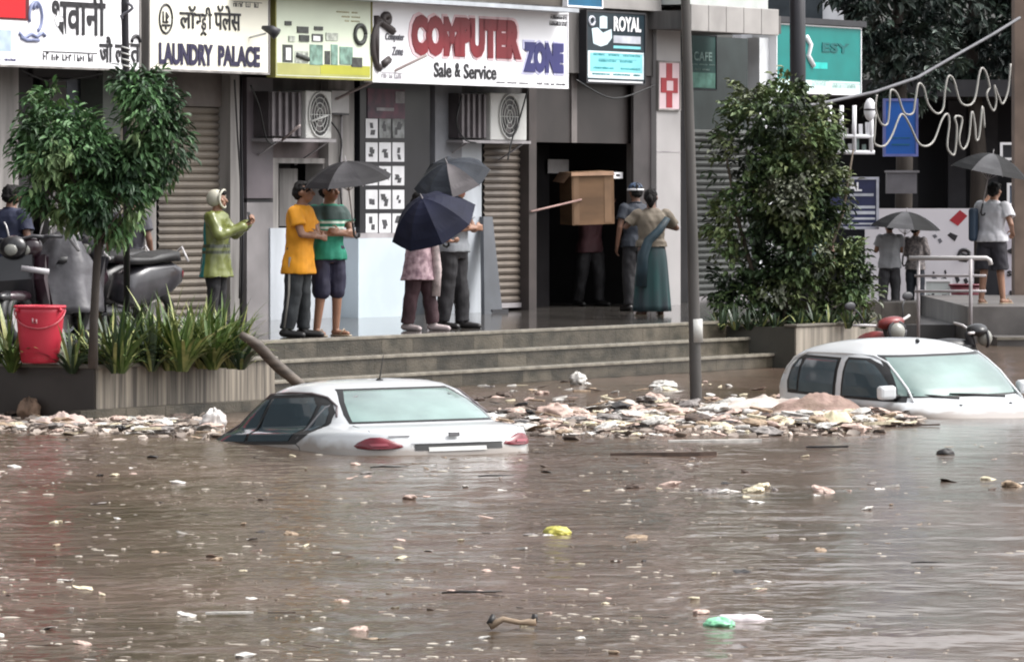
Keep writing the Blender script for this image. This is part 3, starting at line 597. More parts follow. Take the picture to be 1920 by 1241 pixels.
MB('F').box((S(1150,.2),.2,Zf(335,S(1150,.2),.2)),(S(1168,.2),.206,Zf(323,S(1150,.2),.2))).build('sheet', sgw, nt2)
MB('F').box((S(1155,.2),.197,Zf(331,S(1155,.2),.2)),(S(1162,.2),.1995,Zf(327,S(1155,.2),.2))).build('mark', dsteel, nt2)

# ------------------------------------------------------------------ poles, wire, rope light, railing
def pole(name, label, pts, r, m): 
    o = thing(name, label, 'pole', pts[0]); MB().tube(pts, r, 14).build('shaft', m, o); return o
galv = mat('galvanised', (.075,.070,.066), .45, .35, 2, (1,1,.4))
Yp = H*1e4/(750-367)
pp = pole('street_pole', 'tall leaning grey street pole with a white painted band standing in the water', [at(1306,800,Yp),at(1305,750,Yp),at(1296,330,Yp),at(1284,-40,Yp),at(1276,-400,Yp)], [.062,.06,.05,.045,.04], galv)
MB().tube([at(1306.2,642,Yp),at(1305.4,598,Yp)], [.063,.063], 14).build('paint_band', mat('band_white', (.42,.42,.40), .5, .2, 6), pp)
bp_ = pole('lamp_post', 'thick black post rising behind the big bush in front of the green lightbox sign', [at(1496,620,64.6),at(1496,180,64.6),at(1494,-300,64.6)], [.10,.098,.095], mat('post_black', (.012,.011,.016), .4, .2))
op = pole('ornate_post', 'slim dark post with curled scroll and wound wire in front of the Devanagari board', [at(238,620,48.6),at(236,130,48.6),at(234,20,48.6),at(237,-60,48.6)], [.03,.032,.034,.05], mat('post_black', (0,0,0)))
MB().tube([at(238+11*math.sin(t*.9),6+t*5,48.55) for t in range(0,7)], .014).build('scroll', mat('post_grey', (.12,.12,.14), .4), op)
MB().tube([at(236+8*math.cos(i*.9),82+i*1.6,48.6)+Vector((0,.045*math.sin(i*.9),0)) for i in range(32)], .008, 5).build('wound_wire', ac_w, op)
wire = MB().tube([at(1480,205,66),at(1560,190,68),at(1640,173,70),at(1720,146,72),at(1800,100,74),at(1860,66,75.5),at(1912,34,77)], .022, 6).build('overhead_wire', mat('wire_grey', (.10,.10,.11), .5)); tag(wire, 'thick grey overhead wire sloping up to the brown column', 'wire')
rl = mat('rope_light', (.30,.29,.27), .45, .15)
loops = [[(1644,178),(1642,205),(1652,232),(1664,232),(1668,200),(1670,170),(1682,176),(1692,205),(1700,215),(1712,212),(1716,190),(1722,158),(1732,165),(1740,195),(1756,213),(1768,205),(1772,170),(1778,144),(1788,150),(1800,190),(1816,198),(1828,185),(1836,140),(1842,128),(1850,140),(1856,165)],
         [(1642,215),(1640,250),(1640,270),(1658,274),(1672,255),(1686,220),(1694,216),(1706,235),(1722,268),(1738,274),(1752,262),(1766,225),(1776,214),(1780,230),(1776,270),(1780,285),(1790,288),(1794,240),(1790,222),(1796,218),(1804,225),(1798,262),(1806,280),(1816,262),(1822,210),(1828,235),(1830,262),(1836,255),(1842,200),(1846,240)],
         [(1856,165),(1850,180),(1862,208),(1868,190),(1864,160),(1872,180),(1880,195),(1890,170),(1895,120)]]
def smoothpts(p, n=5):
    out = []
    for i in range(len(p)-1):
        a, b, c, d = p[max(i-1,0)], p[i], p[i+1], p[min(i+2,len(p)-1)]
        for k in range(n):
            t = k/n; out.append(tuple(.5*((2*b[j])+(-a[j]+c[j])*t+(2*a[j]-5*b[j]+4*c[j]-d[j])*t*t+(-a[j]+3*b[j]-3*c[j]+d[j])*t**3) for j in (0,1)))
    out.append(p[-1]); return out
for l_, lb in zip(loops, ('upper rope light hanging in wide loops from the grey overhead wire','lower rope light draped in long tangled loops in front of the blue sign','short crumpled end of rope light beside the brown column')):
    tag(MB().tube([at(x,y,73+(x-1640)/300*3) for x,y in smoothpts(l_)], .015, 6).build('rope_light', rl), lb, 'rope light', 'rope lights on the wire')
ra = thing('railing', 'pale tubular metal railing with one post in front of the white banner', 'railing', at(1820,606,71))
met = mat('rail_metal', (.50,.48,.48), .35, .15)
MB().tube([at(1705,484,71.3),at(1850,484,71),at(1856,488,71),at(1858,497,71)], .030).build('top_rail', met, ra)
for y in (517,546): MB().tube([at(1715,y,71.3),at(1849,y,71)], .018).build('rail', mat('rail_dull', (.36,.33,.34), .4), ra)
MB().tube([at(1820,640,71),at(1820,486,71)], .024).build('post', mat('rail_dull', (0,0,0)), ra); MB().tube([at(1722,640,71.3),at(1722,486,71.3)], .022).build('post', mat('rail_dull', (0,0,0)), ra)
sh = thing('display_rack', 'white wire rack of small goods above the navy ROYAL board', 'rack', at(1600,285,80))
fm = MB()
for x in (1556,1578,1602,1634): fm.tube([at(x,286,80),at(x,198,80)], .035, 6)
for y in (256,286): fm.tube([at(1552,y,80),at(1640,y,80)], .035, 6)
fm.build('frame', sgw, sh)
rnd = random.Random(11)
for i in range(12):
    x = 1558+i*6.6; h_ = rnd.uniform(12,26); yb = 284 if i%2 else 254
    MB().box(at(x,yb,80.05), at(x+5,yb-h_,80.25)).build('goods', rnd.choice((sgw, pt, steel, dsteel)), sh)
ln = MB().ell(at(1631,206,79.5), (.09,.09,.17)).build('lantern', sgw); tag(ln, 'small white and black paper lantern hanging beside the wire rack', 'lantern')
MB().ell(at(1631,206,79.5)+Vector((0,-.005,0)), (.093,.093,.035)).build('band', ink, ln)
tb = thing('tub', 'dark red plastic tub standing at the foot of the white banner', 'tub', at(1812,577,84.6))
c0 = at(1812,577,84.6); MB().rings([[c0+Vector((r*math.cos(t),r*.6*math.sin(t),z)) for t in [k*.3927 for k in range(16)]] for r,z in ((.20,0),(.27,.36))]).build('body', mat('dull_red', (.16,.03,.045), .4, .2), tb)
MB().tube([c0+Vector((.275*math.cos(t),.165*math.sin(t),.36)) for t in [k*.3927 for k in range(17)]], .016).build('rim', mat('dull_red', (0,0,0)), tb)

# red bucket on the planter and the leaning timber
bk = thing('bucket', 'big red plastic bucket standing on the corner of the long planter', 'bucket', at(75,680,47.1))
c0 = at(75,681,47.2); c0.z = .50
rd = mat('bucket_red', (.52,.028,.055), .45, .15, 1.5)
prof = [(.155,0),(.17,.02),(.195,.25),(.213,.44),(.222,.50)]
MB().rings([[c0+Vector((r*math.cos(t),r*math.sin(t),z)) for t in [k*2*math.pi/32 for k in range(32)]] for r,z in prof+[(.205,.50),(.155,.03)]]).build('body', rd, bk)
MB().tube([c0+Vector((.222*math.cos(t),.222*math.sin(t),.497)) for t in [k*2*math.pi/32 for k in range(33)]], .014).build('rim', rd, bk)
MB().tube([c0+Vector((.225*math.cos(t),-.225*math.sin(t)-.0,.47-.16*math.sin(t))) for t in [k*math.pi/14 for k in range(15)]], .007).build('handle', mat('handle_pale', (.45,.08,.10), .4), bk)
MB().tube([c0+Vector((-.045,-.222,.40)),c0+Vector((-.045,-.22,.36)),c0+Vector((-.01,-.22,.36)),c0+Vector((-.015,-.222,.39))], .008).build('mark', mat('mark_pink', (.75,.42,.45), .5), bk)
for x in (-.19,.19): MB().ell(c0+Vector((x,-.13,.47)), (.02,.02,.02)).build('lug', rd, bk)
pa, pc = at(452,628,47.6), at(572,728,48.0)
lg = MB().tube([pa.lerp(pc,t)+Vector((.015*math.sin(t*9),0,.02*math.sin(t*5))) for t in [k/8 for k in range(9)]], [.035,.045,.05,.052,.05,.055,.05,.05,.045], 9).build('timber_post', mat('wet_timber', (.10,.08,.065), .6, .5, 3, (1,1,6)))
tag(lg, 'dark weathered timber leaning from the planter down behind the white sedan', 'timber')

# ------------------------------------------------------------------ trees, bushes and bed plants
def leafmat(name, col, var=.5, rough=.5):
    return mat(name, col, rough, var, 2.5, bump=0, spec=.35)
def leaf(mb, p, dirn, ln, wd, rnd, fold=.25):
    d = dirn.normalized(); up = Vector((rnd.uniform(-.5,.5), rnd.uniform(-.5,.5), 1)); x = d.cross(up)
    if x.length < 1e-3: x = Vector((1,0,0))
    x.normalize(); n = x.cross(d)
    k = len(mb.v); m1 = p+d*ln*.35; m2 = p+d*ln*.75-n*ln*.10
    mb.v += [p, m1+x*wd*.5+n*wd*fold, m1, m1-x*wd*.5+n*wd*fold, m2+x*wd*.38+n*wd*fold, m2, m2-x*wd*.38+n*wd*fold, p+d*ln-n*ln*.22]
    mb.f += [(k,k+2,k+1),(k,k+3,k+2),(k+1,k+2,k+5,k+4),(k+2,k+3,k+6,k+5),(k+4,k+5,k+7),(k+5,k+6,k+7)]; mb.sm += [False]*6
def crown(name, tr, lumps, n, ln, wd, mats, seed, droop=.5, spray=7):
    """sprays of leaves scattered through lumpy volumes; each leaf a folded blade"""
    rnd = random.Random(seed); mbs = [MB() for _ in mats]; tot = sum(l[1][0]*l[1][1]*l[1][2] for l in lumps)
    for c, r in lumps:
        k = int(n*r[0]*r[1]*r[2]/tot/spray)+4
        for i in range(k):
            while True:
                q = Vector((rnd.uniform(-1,1), rnd.uniform(-1,1), rnd.uniform(-1,1)))
                if .25 < q.length < 1: break
            if rnd.random() < .7: q = q.normalized()*rnd.uniform(.72,1.08)
            p = Vector(c)+Vector((q.x*r[0], q.y*r[1], q.z*r[2]))
            if noise.noise(p*3.1+Vector((seed,0,0))) < -.22: continue
            mi = 0; t = noise.noise(p*1.9+Vector((0,seed,3)))+rnd.uniform(-.25,.25)
            mi = min(len(mats)-1, max(0, int((t+.6)/1.2*len(mats))))
            out = Vector((q.x, q.y, q.z*.6+.15)).normalized()
            for j in range(spray):
                d = (out+Vector((rnd.gauss(0,.55), rnd.gauss(0,.55), rnd.gauss(-droop*.5,.4))))
                leaf(mbs[mi], p+out*rnd.uniform(-.06,.06)+Vector((rnd.gauss(0,.03),rnd.gauss(0,.03),rnd.gauss(0,.03))), d, ln*rnd.uniform(.65,1.25), wd*rnd.uniform(.7,1.2), rnd)
    # one crown mesh with several leaf tones
    V = []; F = []; MI = []
    for i, m in enumerate(mbs):
        k = len(V); V += m.v; F += [tuple(a+k for a in f) for f in m.f]; MI += [i]*len(m.f)
    cm = MB(); cm.v = V; cm.f = F; cm.sm = [False]*len(F)
    o = cm.build(name, mats, tr); o.data.polygons.foreach_set('material_index', MI); return o
bark = mat('bark', (.045,.036,.03), .85, .4, 6, (1,1,.3)); barkl = mat('bark_light', (.11,.085,.065), .85, .4, 6, (1,1,.3))
L1 = [leafmat('leaf_a_dark', (.026,.058,.027)), leafmat('leaf_a', (.058,.125,.048)), leafmat('leaf_a_mid', (.10,.205,.078)), leafmat('leaf_a_light', (.20,.30,.13))]
Yt = 46.4
t1 = thing('tree', 'slender green tree with twin leafy crowns growing from the long planter', 'tree', at(178,660,Yt))
cc = lambda px, py, dy=0: at(px, py, Yt)+Vector((0,dy,0))
mb = MB().tube([cc(174,690),cc(176,600),cc(181,500),cc(188,430),cc(180,360)], [.045,.038,.035,.03,.018], 9)
for pts, r in (([cc(186,440),cc(150,360),cc(110,280),cc(85,200)],.022), ([cc(188,430),cc(230,350),cc(262,280),cc(270,200)],.022), ([cc(182,470),cc(240,400),cc(300,300)],.016), ([cc(183,450),cc(130,400),cc(80,350)],.014), ([cc(182,460),cc(210,420,-.2),cc(235,390,-.3)],.012)):
    mb.tube(pts, [r,r*.8,r*.6,r*.35][:len(pts)], 7)
mb.build('trunk', bark, t1)
px = Yt/1e4
lump = lambda x, y, rx, rz, ry=None, dy=0: (cc(x,y,dy), (rx*px, (ry or rx)*px, rz*px))
crown('crown', t1, [lump(125,285,92,72),lump(80,240,42,50),lump(95,190,40,28),lump(180,330,66,62),lump(72,330,44,42),lump(278,215,54,66),lump(262,165,44,34),lump(308,270,40,60),lump(250,300,52,50),lump(230,375,48,42),lump(160,395,46,26),lump(300,330,26,30),lump(205,425,28,24),lump(120,365,70,46),lump(190,385,60,50),lump(225,330,60,60)], 12500, .105, .036, L1, 5, 1.2)
L2 = [leafmat('leaf_b_dark', (.020,.034,.016)), leafmat('leaf_b', (.052,.088,.038)), leafmat('leaf_b_mid', (.092,.14,.052)), leafmat('leaf_b_light', (.14,.175,.07)), leafmat('leaf_b_grey', (.16,.175,.125))]
Yt = 62.9; px = Yt/1e4
t2 = thing('bush', 'tall dense rounded bush with glossy leaves filling the right hand planter', 'bush', at(1470,600,Yt))
mb = MB()
for x0,x1,x2,x3 in ((1462,1450,1420,1400),(1470,1475,1470,1455),(1480,1500,1540,1560),(1490,1530,1580,1600),(1455,1420,1380,1360)): mb.tube([cc(x0,625),cc(x1,540),cc(x2,400),cc(x3,280)], [.035,.03,.022,.01], 7)
mb.build('trunk', barkl, t2)
crown('crown', t2, [lump(1450,215,92,58),lump(1420,190,48,32),lump(1392,290,66,74),lump(1490,280,84,80),lump(1525,330,56,80),lump(1400,390,62,70),lump(1470,380,88,80),lump(1540,420,50,72),lump(1392,480,52,62),lump(1450,500,52,56),lump(1580,510,46,60),lump(1410,555,48,42),lump(1530,235,50,46),lump(1600,540,34,50),lump(1400,165,30,22),lump(1475,165,40,22),lump(1500,360,90,90),lump(1500,470,80,70),lump(1380,420,56,60),lump(1565,470,46,60),lump(1600,500,34,46),lump(1375,545,46,50),lump(1605,555,34,46),lump(1390,570,50,40),lump(1450,575,50,36),lump(1520,560,56,46),lump(1580,575,50,36),lump(1480,540,70,60)], 18500, .10, .050, L2, 9, .6)
# strap leaved bed plants, each its own clump
def blades(seed, n, ln, wd, spread):
    rnd = random.Random(seed); mb = MB('L')
    for i in range(n):
        az = rnd.uniform(0, 2*math.pi); lean = rnd.uniform(.1, spread); L_ = ln*rnd.uniform(.6,1.1); pr = None; dirv = Vector((math.cos(az)*lean, math.sin(az)*lean, 1)).normalized(); p = Vector((math.cos(az)*.03, math.sin(az)*.03, 0))
        side = Vector((-math.sin(az), math.cos(az), 0)); k = len(mb.v); N = 6
        for j in range(N+1):
            t = j/N; wq = wd*(math.sin(math.pi*min(1,.18+t*.82))**.8)*(1 if t<.98 else .05)
            mb.v += [p-side*wq*.5, p+side*wq*.5]; p = p+dirv*L_/N; dirv = (dirv+Vector((math.cos(az)*.10*lean*2.2, math.sin(az)*.10*lean*2.2, -.16*lean*1.5))).normalized()
        mb.f += [(k+2*j,k+2*j+1,k+2*j+3,k+2*j+2) for j in range(N)]; mb.sm += [True]*N
    return mb
vg = [mat('strap_leaf', (.095,.155,.036), .4, .5, 8, col2=(.04,.075,.018)), mat('strap_leaf_light', (.38,.38,.15), .4, .5, 6, col2=(.10,.15,.04)), mat('strap_leaf_dark', (.03,.055,.026), .4, .4, 5)]
def plant(label, p, seed, n, ln, wd, spread, mi, grp):
    o = thing('spiky_plant', label, 'plant', p, (0,0,seed*1.3), grp)
    blades(seed, n, ln, wd, spread).build('leaves', vg[mi], o); blades(seed+50, max(4,n//3), ln*.9, wd, spread).build('young_leaves', vg[1 if mi != 1 else 0], o)
    return o
G1 = 'spiky plants in the long planter'
spots = [(8,672,0,.48),(22,640,0,.5),(135,672,2,.36),(158,650,0,.42),(190,668,0,.40),(215,655,2,.5),(240,672,0,.42),(262,648,0,.5),(285,668,2,.45),(305,640,1,.58),(325,662,0,.5),(345,645,1,.58),(365,662,0,.52),(385,640,1,.55),(402,662,0,.5),(420,640,0,.55),(440,652,1,.45),(452,660,2,.3),(295,652,0,.48),(315,650,1,.45),(336,668,0,.42),(356,650,0,.5),(376,660,1,.46),(396,650,0,.52),(412,668,1,.42),(432,664,0,.42),(228,646,0,.46),(252,664,0,.44)]
for i, (x,y,mi,ln) in enumerate(spots):
    ln *= 1.4; Y = 47.6-(i%3)*.25+(x>250)*.5+(x>350)*.5; p = at(x, y, Y); p.z = .41
    plant(['dark green strap leaved plant in the long planter bed','cream streaked spiky plant at the right end of the long planter','low blue green strap plant near the red bucket end of the planter'][mi], p, i+1, 26 if mi else 34, ln, .032, .85, mi, G1+[' dark kind',' cream kind',' low kind'][mi])
for i, x in enumerate((1352,1378,1404,1428,1452,1500,1530,1556,1590,1618)):
    p = at(x, 600, 61.6 if i<5 else 62.2); p.z = .43
    plant('small bed plant with arching grey green leaves at the foot of the big bush', p, 40+i, 20, .32, .03, 1.0, 2, 'bed plants under the big bush')
cut = MB().ell(onplat(232,668,.5), (.10,.05,.03)); tag(cut.build('fallen_leaf', mat('cream_leaf', (.45,.50,.30), .5)), 'pale cut leaf lying on the rim of the long planter', 'leaf')
# dark trees beyond the market hall
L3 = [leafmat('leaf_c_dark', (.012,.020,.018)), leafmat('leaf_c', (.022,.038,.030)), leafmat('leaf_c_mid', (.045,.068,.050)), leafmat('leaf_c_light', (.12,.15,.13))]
for lb, Yt, ls, xs in (('dark wide tree overhanging the hall roof beside the green lightbox sign', 87, [lump(1690,60,90,90) for _ in (0,)], 1690), ('dark leafy tree behind the brown column at the upper right', 89, None, 1830)):
    px = Yt/1e4
    if xs == 1690: ls = [lump(1660,40,80,80),lump(1720,100,70,70),lump(1640,130,46,60),lump(1700,160,60,40),lump(1620,-60,90,80),lump(1740,-60,90,90),lump(1660,185,40,34)]
    else: ls = [lump(1830,20,80,70),lump(1800,90,60,50),lump(1870,80,60,60),lump(1860,-70,100,80),lump(1950,20,80,100),lump(1840,150,46,30)]
    t3 = thing('tree', lb, 'tree', at(xs,600,Yt))
    MB().tube([at(xs,640,Yt),at(xs+6,300,Yt),at(xs-10,60,Yt),at(xs+10,-120,Yt)], [.16,.14,.10,.05], 9).build('trunk', bark, t3)
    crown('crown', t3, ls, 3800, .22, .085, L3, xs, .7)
for k, (x, Y, hgt) in enumerate(((1600,118,7.5),(1720,124,8),(1850,116,7.5),(1990,120,8),(2200,112,7.5))):
    t4 = thing('tree', 'tall dark background tree filling the gap behind the market hall', 'tree', at(x,600,Y), group='background trees behind the hall')
    b0 = at(x,600,Y); MB().tube([(b0.x,Y,-.6),(b0.x,Y,hgt*.7)], [.2,.08]).build('trunk', bark, t4)
    crown('crown', t4, [(Vector((b0.x+dx,Y+dy,z)),(1.6,1.4,1.5)) for dx,dy,z in ((0,0,hgt-1.5),(-1.1,.2,hgt*.62),(1.1,-.2,hgt*.6),(0,.3,hgt*.42),(-.8,-.3,hgt*.3),(.9,.2,hgt*.32))], 2600, .34, .15, L3[:3], 70+k, .6)

# ------------------------------------------------------------------ cars: bodies lofted from plan outlines stacked in height
paint = mat('car_white', (.57,.59,.605), .28, .05, 2, coat=.7); rubber = mat('rubber', (.012,.012,.013), .5, .1)
glass_d = mat('car_glass_dark', (.055,.076,.088), .06, .1, spec=.8); glass_f = mat('car_glass_misted', (.18,.265,.245), .14, .45, 1.1, spec=.7, coat=.6)  # misted panes; the pale green base also carries the sky's reflection
n_, p_ = nodes_of(paint)
_g = n_.nodes.new('ShaderNodeNewGeometry'); _s = n_.nodes.new('ShaderNodeSeparateXYZ'); n_.links.new(_g.outputs['Position'], _s.inputs[0])
_z = n_.nodes.new('ShaderNodeTexNoise'); _z.inputs['Scale'].default_value = 4; _z.inputs['Detail'].default_value = 6; n_.links.new(_g.outputs['Position'], _z.inputs['Vector'])
_m = n_.nodes.new('ShaderNodeMath'); _m.operation = 'MULTIPLY_ADD'; _m.inputs[1].default_value = -.16; n_.links.new(_z.outputs['Fac'], _m.inputs[0]); n_.links.new(_s.outputs[2], _m.inputs[2])
_r = n_.nodes.new('ShaderNodeMapRange'); _r.inputs['From Min'].default_value = -.05; _r.inputs['From Max'].default_value = .012; _r.inputs['To Min'].default_value = .75; _r.inputs['To Max'].default_value = .0; n_.links.new(_m.outputs[0], _r.inputs['Value'])
_x = n_.nodes.new('ShaderNodeMix'); _x.data_type = 'RGBA'; n_.links.new(_r.outputs[0], _x.inputs[0]); n_.links.new(p_.inputs['Base Color'].links[0].from_socket, _x.inputs[6]); _x.inputs[7].default_value = (.20,.15,.11,1); n_.links.new(_x.outputs[2], p_.inputs['Base Color'])
class Car:
    def __init__(s, name, label, lv, loc, heading, pitch, roll, group=None):
        s.lv = lv; s.o = thing(name, label, 'car', loc, (0,0,0)); s.o.rotation_mode = 'QUATERNION'
        s.o.rotation_quaternion = (Matrix.Rotation(heading,3,'Z') @ Matrix.Rotation(pitch,3,'Y') @ Matrix.Rotation(roll,3,'X')).to_quaternion()
        s.o.rotation_mode = 'XYZ'; s.o.rotation_euler = (Matrix.Rotation(heading,3,'Z') @ Matrix.Rotation(pitch,3,'Y') @ Matrix.Rotation(roll,3,'X')).to_euler()
    def at(s, z):
        L = s.lv
        if z <= L[0][0]: return L[0][1:]
        for i in range(len(L)-1):
            if L[i][0] <= z <= L[i+1][0]:
                t = (z-L[i][0])/(L[i+1][0]-L[i][0]); a, b, c, d = L[max(i-1,0)], L[i], L[i+1], L[min(i+2,len(L)-1)]
                return [b[k]+(c[k]-b[k])*t for k in range(1,5)]
        return L[-1][1:]
    def ring(s, z, n=160, off=0):
        xr, xf, hw, p = s.at(z); cx = (xr+xf)/2; l = (xf-xr)/2+off; hw += off
        return [Vector((cx+l*math.copysign(abs(math.cos(t))**(2/p), math.cos(t)), hw*math.copysign(abs(math.sin(t))**(2/p), math.sin(t)), z)) for t in [k*2*math.pi/n for k in range(n)]]
    def body(s, zs):
        MB('L').rings([s.ring(z) for z in zs]).build('body', paint, s.o)
    def side(s, x, z, sgn=1, off=.004):
        xr, xf, hw, p = s.at(z); cx = (xr+xf)/2; l = (xf-xr)/2; u = min(.999, abs((x-cx)/l)); return Vector((x, sgn*(hw*(1-u**p)**(1/p)+off), z))
    def end(s, y, z, front, off=.004):
        xr, xf, hw, p = s.at(z); cx = (xr+xf)/2; l = (xf-xr)/2; u = min(.999, abs(y/hw)); q = l*(1-u**p)**(1/p)+off; return Vector((cx+(q if front else -q), y, z))
    def sidepatch(s, name, rows, m, sgn=1, off=.004, n=40):
        """rows: (z, x_rear, x_front); the panel hugs the body side"""
        return MB('L').rings([[s.side(a+(b-a)*k/n, z, sgn, off) for k in range(n+1)] for z,a,b in rows], False, True, False).build(name, m, s.o)
    def endpatch(s, name, rows, m, front=False, off=.004, n=48):
        return MB('L').rings([[s.end(a+(b-a)*k/n, z, front, off) for k in range(n+1)] for z,a,b in rows], False, True, False).build(name, m, s.o)
def lerprows(keys, n=10):
    out = []
    for i in range(len(keys)-1):
        for k in range(n): t = k/n; out.append(tuple(a+(b-a)*t for a,b in zip(keys[i],keys[i+1])))
    out.append(keys[-1]); return out
zr = lambda a, b, n: [a+(b-a)*i/n for i in range(n+1)]
# sedan, nose down, seen from its left rear
wl = .985
phi = R(23.5); fwd = Vector((-math.sin(phi), math.cos(phi), 0)); rear = onwater(862, 852)
sed = [(.25,-2.10,2.1,.78,5),(.45,-2.19,2.18,.84,5),(.75,-2.2,2.18,.88,4.6),(.90,-2.19,2.0,.875,4.4),(1.00,-2.165,1.5,.86,4.2),(1.065,-2.13,1.2,.84,4.2),(1.09,-2.05,1.12,.79,4),(1.105,-1.86,1.06,.765,4),(1.12,-1.70,1.02,.752,4),(1.20,-1.53,.84,.725,4),(1.30,-1.30,.60,.685,3.8),(1.38,-1.08,.38,.64,3.5),(1.43,-.90,.18,.575,3.2),(1.458,-.74,.02,.48,2.8),(1.472,-.60,-.10,.36,2.4),(1.48,-.45,-.22,.20,2.2)]
cc_ = rear+fwd*2.2; cc_.z = -wl+.01
c1_ = Car('sedan', 'white sedan sunk to its boot lid in brown water, seen from behind with red lights', sed, cc_, math.atan2(fwd.y,fwd.x), R(2.6), R(-.8))
c1_.body([.25,.45,.6,.75,.85,.9,.95,1.0,1.04,1.065,1.08,1.09,1.098,1.105,1.112,1.12,1.14,1.17,1.20,1.25,1.30,1.34,1.38,1.405,1.43,1.445,1.458,1.466,1.472,1.477,1.48])
for sg in (1,-1):
    c1_.sidepatch('window_seal', lerprows([(.985,-1.02,.95),(1.06,-1.22,.86),(1.14,-1.33,.71),(1.22,-1.28,.55),(1.30,-1.13,.39),(1.345,-.98,.26),(1.372,-.80,.10)]), rubber, sg, .003)
    c1_.sidepatch('front_window', lerprows([(1.01,.10,.86),(1.10,.08,.72),(1.2,.04,.54),(1.28,.02,.38),(1.335,0,.23)]), glass_d, sg, .008)
    c1_.sidepatch('rear_window', lerprows([(1.01,-.86,.03),(1.10,-.98,.0),(1.2,-1.02,-.03),(1.28,-1.0,-.06),(1.345,-.86,-.08)]), glass_d, sg, .008)
    c1_.sidepatch('quarter_window', lerprows([(1.09,-1.18,-1.05),(1.14,-1.27,-1.07),(1.22,-1.22,-1.08),(1.28,-1.12,-1.06)]), glass_d, sg, .008)
    for x in (.06,-1.04):
        MB('L').tube([c1_.side(x-.03*i, 1.02+.08*i, sg, .008) for i in range(5)], .012, 6).build('pillar_trim', rubber if x > 0 else mat('trim_grey', (.16,.16,.17), .35), c1_.o)
    MB('L').tube([c1_.side(a, z, sg, .012) for z,a in ((1.0,.97),(1.14,.74),(1.24,.54),(1.33,.34),(1.378,.10),(1.386,-.4),(1.375,-.80),(1.34,-1.02),(1.27,-1.22),(1.19,-1.34))], .010, 6).build('weather_strip', mat('visor_grey', (.10,.08,.085), .35), c1_.o)
c1_.endpatch('window_seal', lerprows([(1.130,-.60,.60),(1.20,-.59,.59),(1.30,-.545,.545),(1.405,-.47,.47)]), rubber, False, .004)
gl = c1_.endpatch('rear_glass', lerprows([(1.146,-.575,.575),(1.20,-.56,.56),(1.30,-.515,.515),(1.388,-.44,.44)]), glass_f, False, .010)
lred = mat('tail_red', (.15,.006,.016), .25, .3, 5, coat=.25); lred2 = mat('tail_clear', (.30,.07,.09), .2, .2)
for sg in (1,-1):
    rs = []; n = 16
    for z, t0, t1 in ((.935,.42,.98),(.945,.33,1.14),(.965,.36,1.22),(.99,.48,1.14),(1.015,.62,1.0),(1.025,.72,.90)):
        xr, xf, hw, p = c1_.at(z); cx = (xr+xf)/2; l = (xf-xr)/2; row = []
        for k in range(n+1):
            # t runs from the boot side across the corner to the flank
            t = math.pi-sg*(t0+(t1-t0)*k/n)*.62; b = .018*math.sin(math.pi*k/n)**.5+.004
            row.append(Vector((cx+(l+b)*math.copysign(abs(math.cos(t))**(2/p),math.cos(t)), (hw+b)*math.copysign(abs(math.sin(t))**(2/p),math.sin(t)), z)))
        rs.append(row)
    tlm = MB('L').rings(rs, False, True, False).build('tail_light', lred, c1_.o)
    MB('L').rings([[p+Vector((-.004,sg*.003,.012)) for p in rs[i][4:11]] for i in (1,2)], False, True, False).build('clear_lens', lred2, tlm)
for sg in (1,-1):
    MB('L').tube([c1_.end(sg*.60,1.115,False,.001), c1_.end(sg*.62,1.07,False,.001), c1_.end(sg*.60,1.0,False,.001), c1_.end(sg*.585,.93,False,.001)], .0045, 5).build('boot_seam', rubber, c1_.o)
    MB('L').tube([c1_.side(-.98,1.0,sg,.0), c1_.side(-1.10,.96,sg,0), c1_.side(-1.16,.88,sg,0)], .004, 5).build('door_seam', rubber, c1_.o)
    MB('L').tube([c1_.side(.06,1.0,sg,.0), c1_.side(.06,.88,sg,0)], .004, 5).build('door_seam', rubber, c1_.o)
c1_.endpatch('plate_recess', lerprows([(.915,-.40,.33),(.965,-.40,.33)],3), rubber, False, .005)
c1_.endpatch('number_plate', lerprows([(.905,-.26,.22),(.938,-.26,.22)],3), mat('plate_white', (.6,.6,.58), .4), False, .010)
c1_.endpatch('chrome_strip', lerprows([(.968,-.42,.35),(.985,-.42,.35)],3), mat('chrome', (.6,.6,.6), .15, metal=1), False, .012)
MB('L').box((-2.196,-.04,1.015),(-2.168,.05,1.05), .006).build('emblem', mat('trim_grey', (0,0,0)), c1_.o)
MB('L').add([c1_.end(.52+x,1.022+z,False,.012) for x,z in ((0,0),(-.16,0),(-.16,.012),(0,.012))], [(0,1,2,3)]).build('badge', mat('trim_grey', (0,0,0)), c1_.o)
top = Vector((-.68,.0,1.462)); MB('L').ell(top, (.045,.03,.018)).build('antenna_base', rubber, c1_.o); MB('L').tube([top, top+Vector((-.10,0,.20))], [.006,.003], 6).build('antenna', rubber, c1_.o)
# hatchback, nose toward the camera and right
psi = R(28); fwd = Vector((math.sin(psi), -math.cos(psi), 0)); wl = .80
hat = [(.25,-1.6,1.6,.66,5),(.5,-1.72,1.74,.73,4.5),(.70,-1.74,1.70,.738,4.2),(.80,-1.74,1.62,.735,4),(.87,-1.735,1.45,.73,4),(.92,-1.73,1.15,.725,4),(.95,-1.72,.96,.72,4),(.98,-1.71,.86,.715,4.2),(1.06,-1.65,.76,.71,4.4),(1.18,-1.56,.58,.69,4.4),(1.27,-1.45,.42,.66,4.2),(1.33,-1.33,.29,.63,3.8),(1.375,-1.19,.16,.58,3.4),(1.41,-1.03,.03,.50,3.0),(1.435,-.88,-.10,.40,2.7),(1.45,-.75,-.22,.29,2.4),(1.458,-.62,-.36,.15,2.2)]
ch = at(1824,748,48.2); cc_ = ch-fwd*.86; cc_.z = -wl
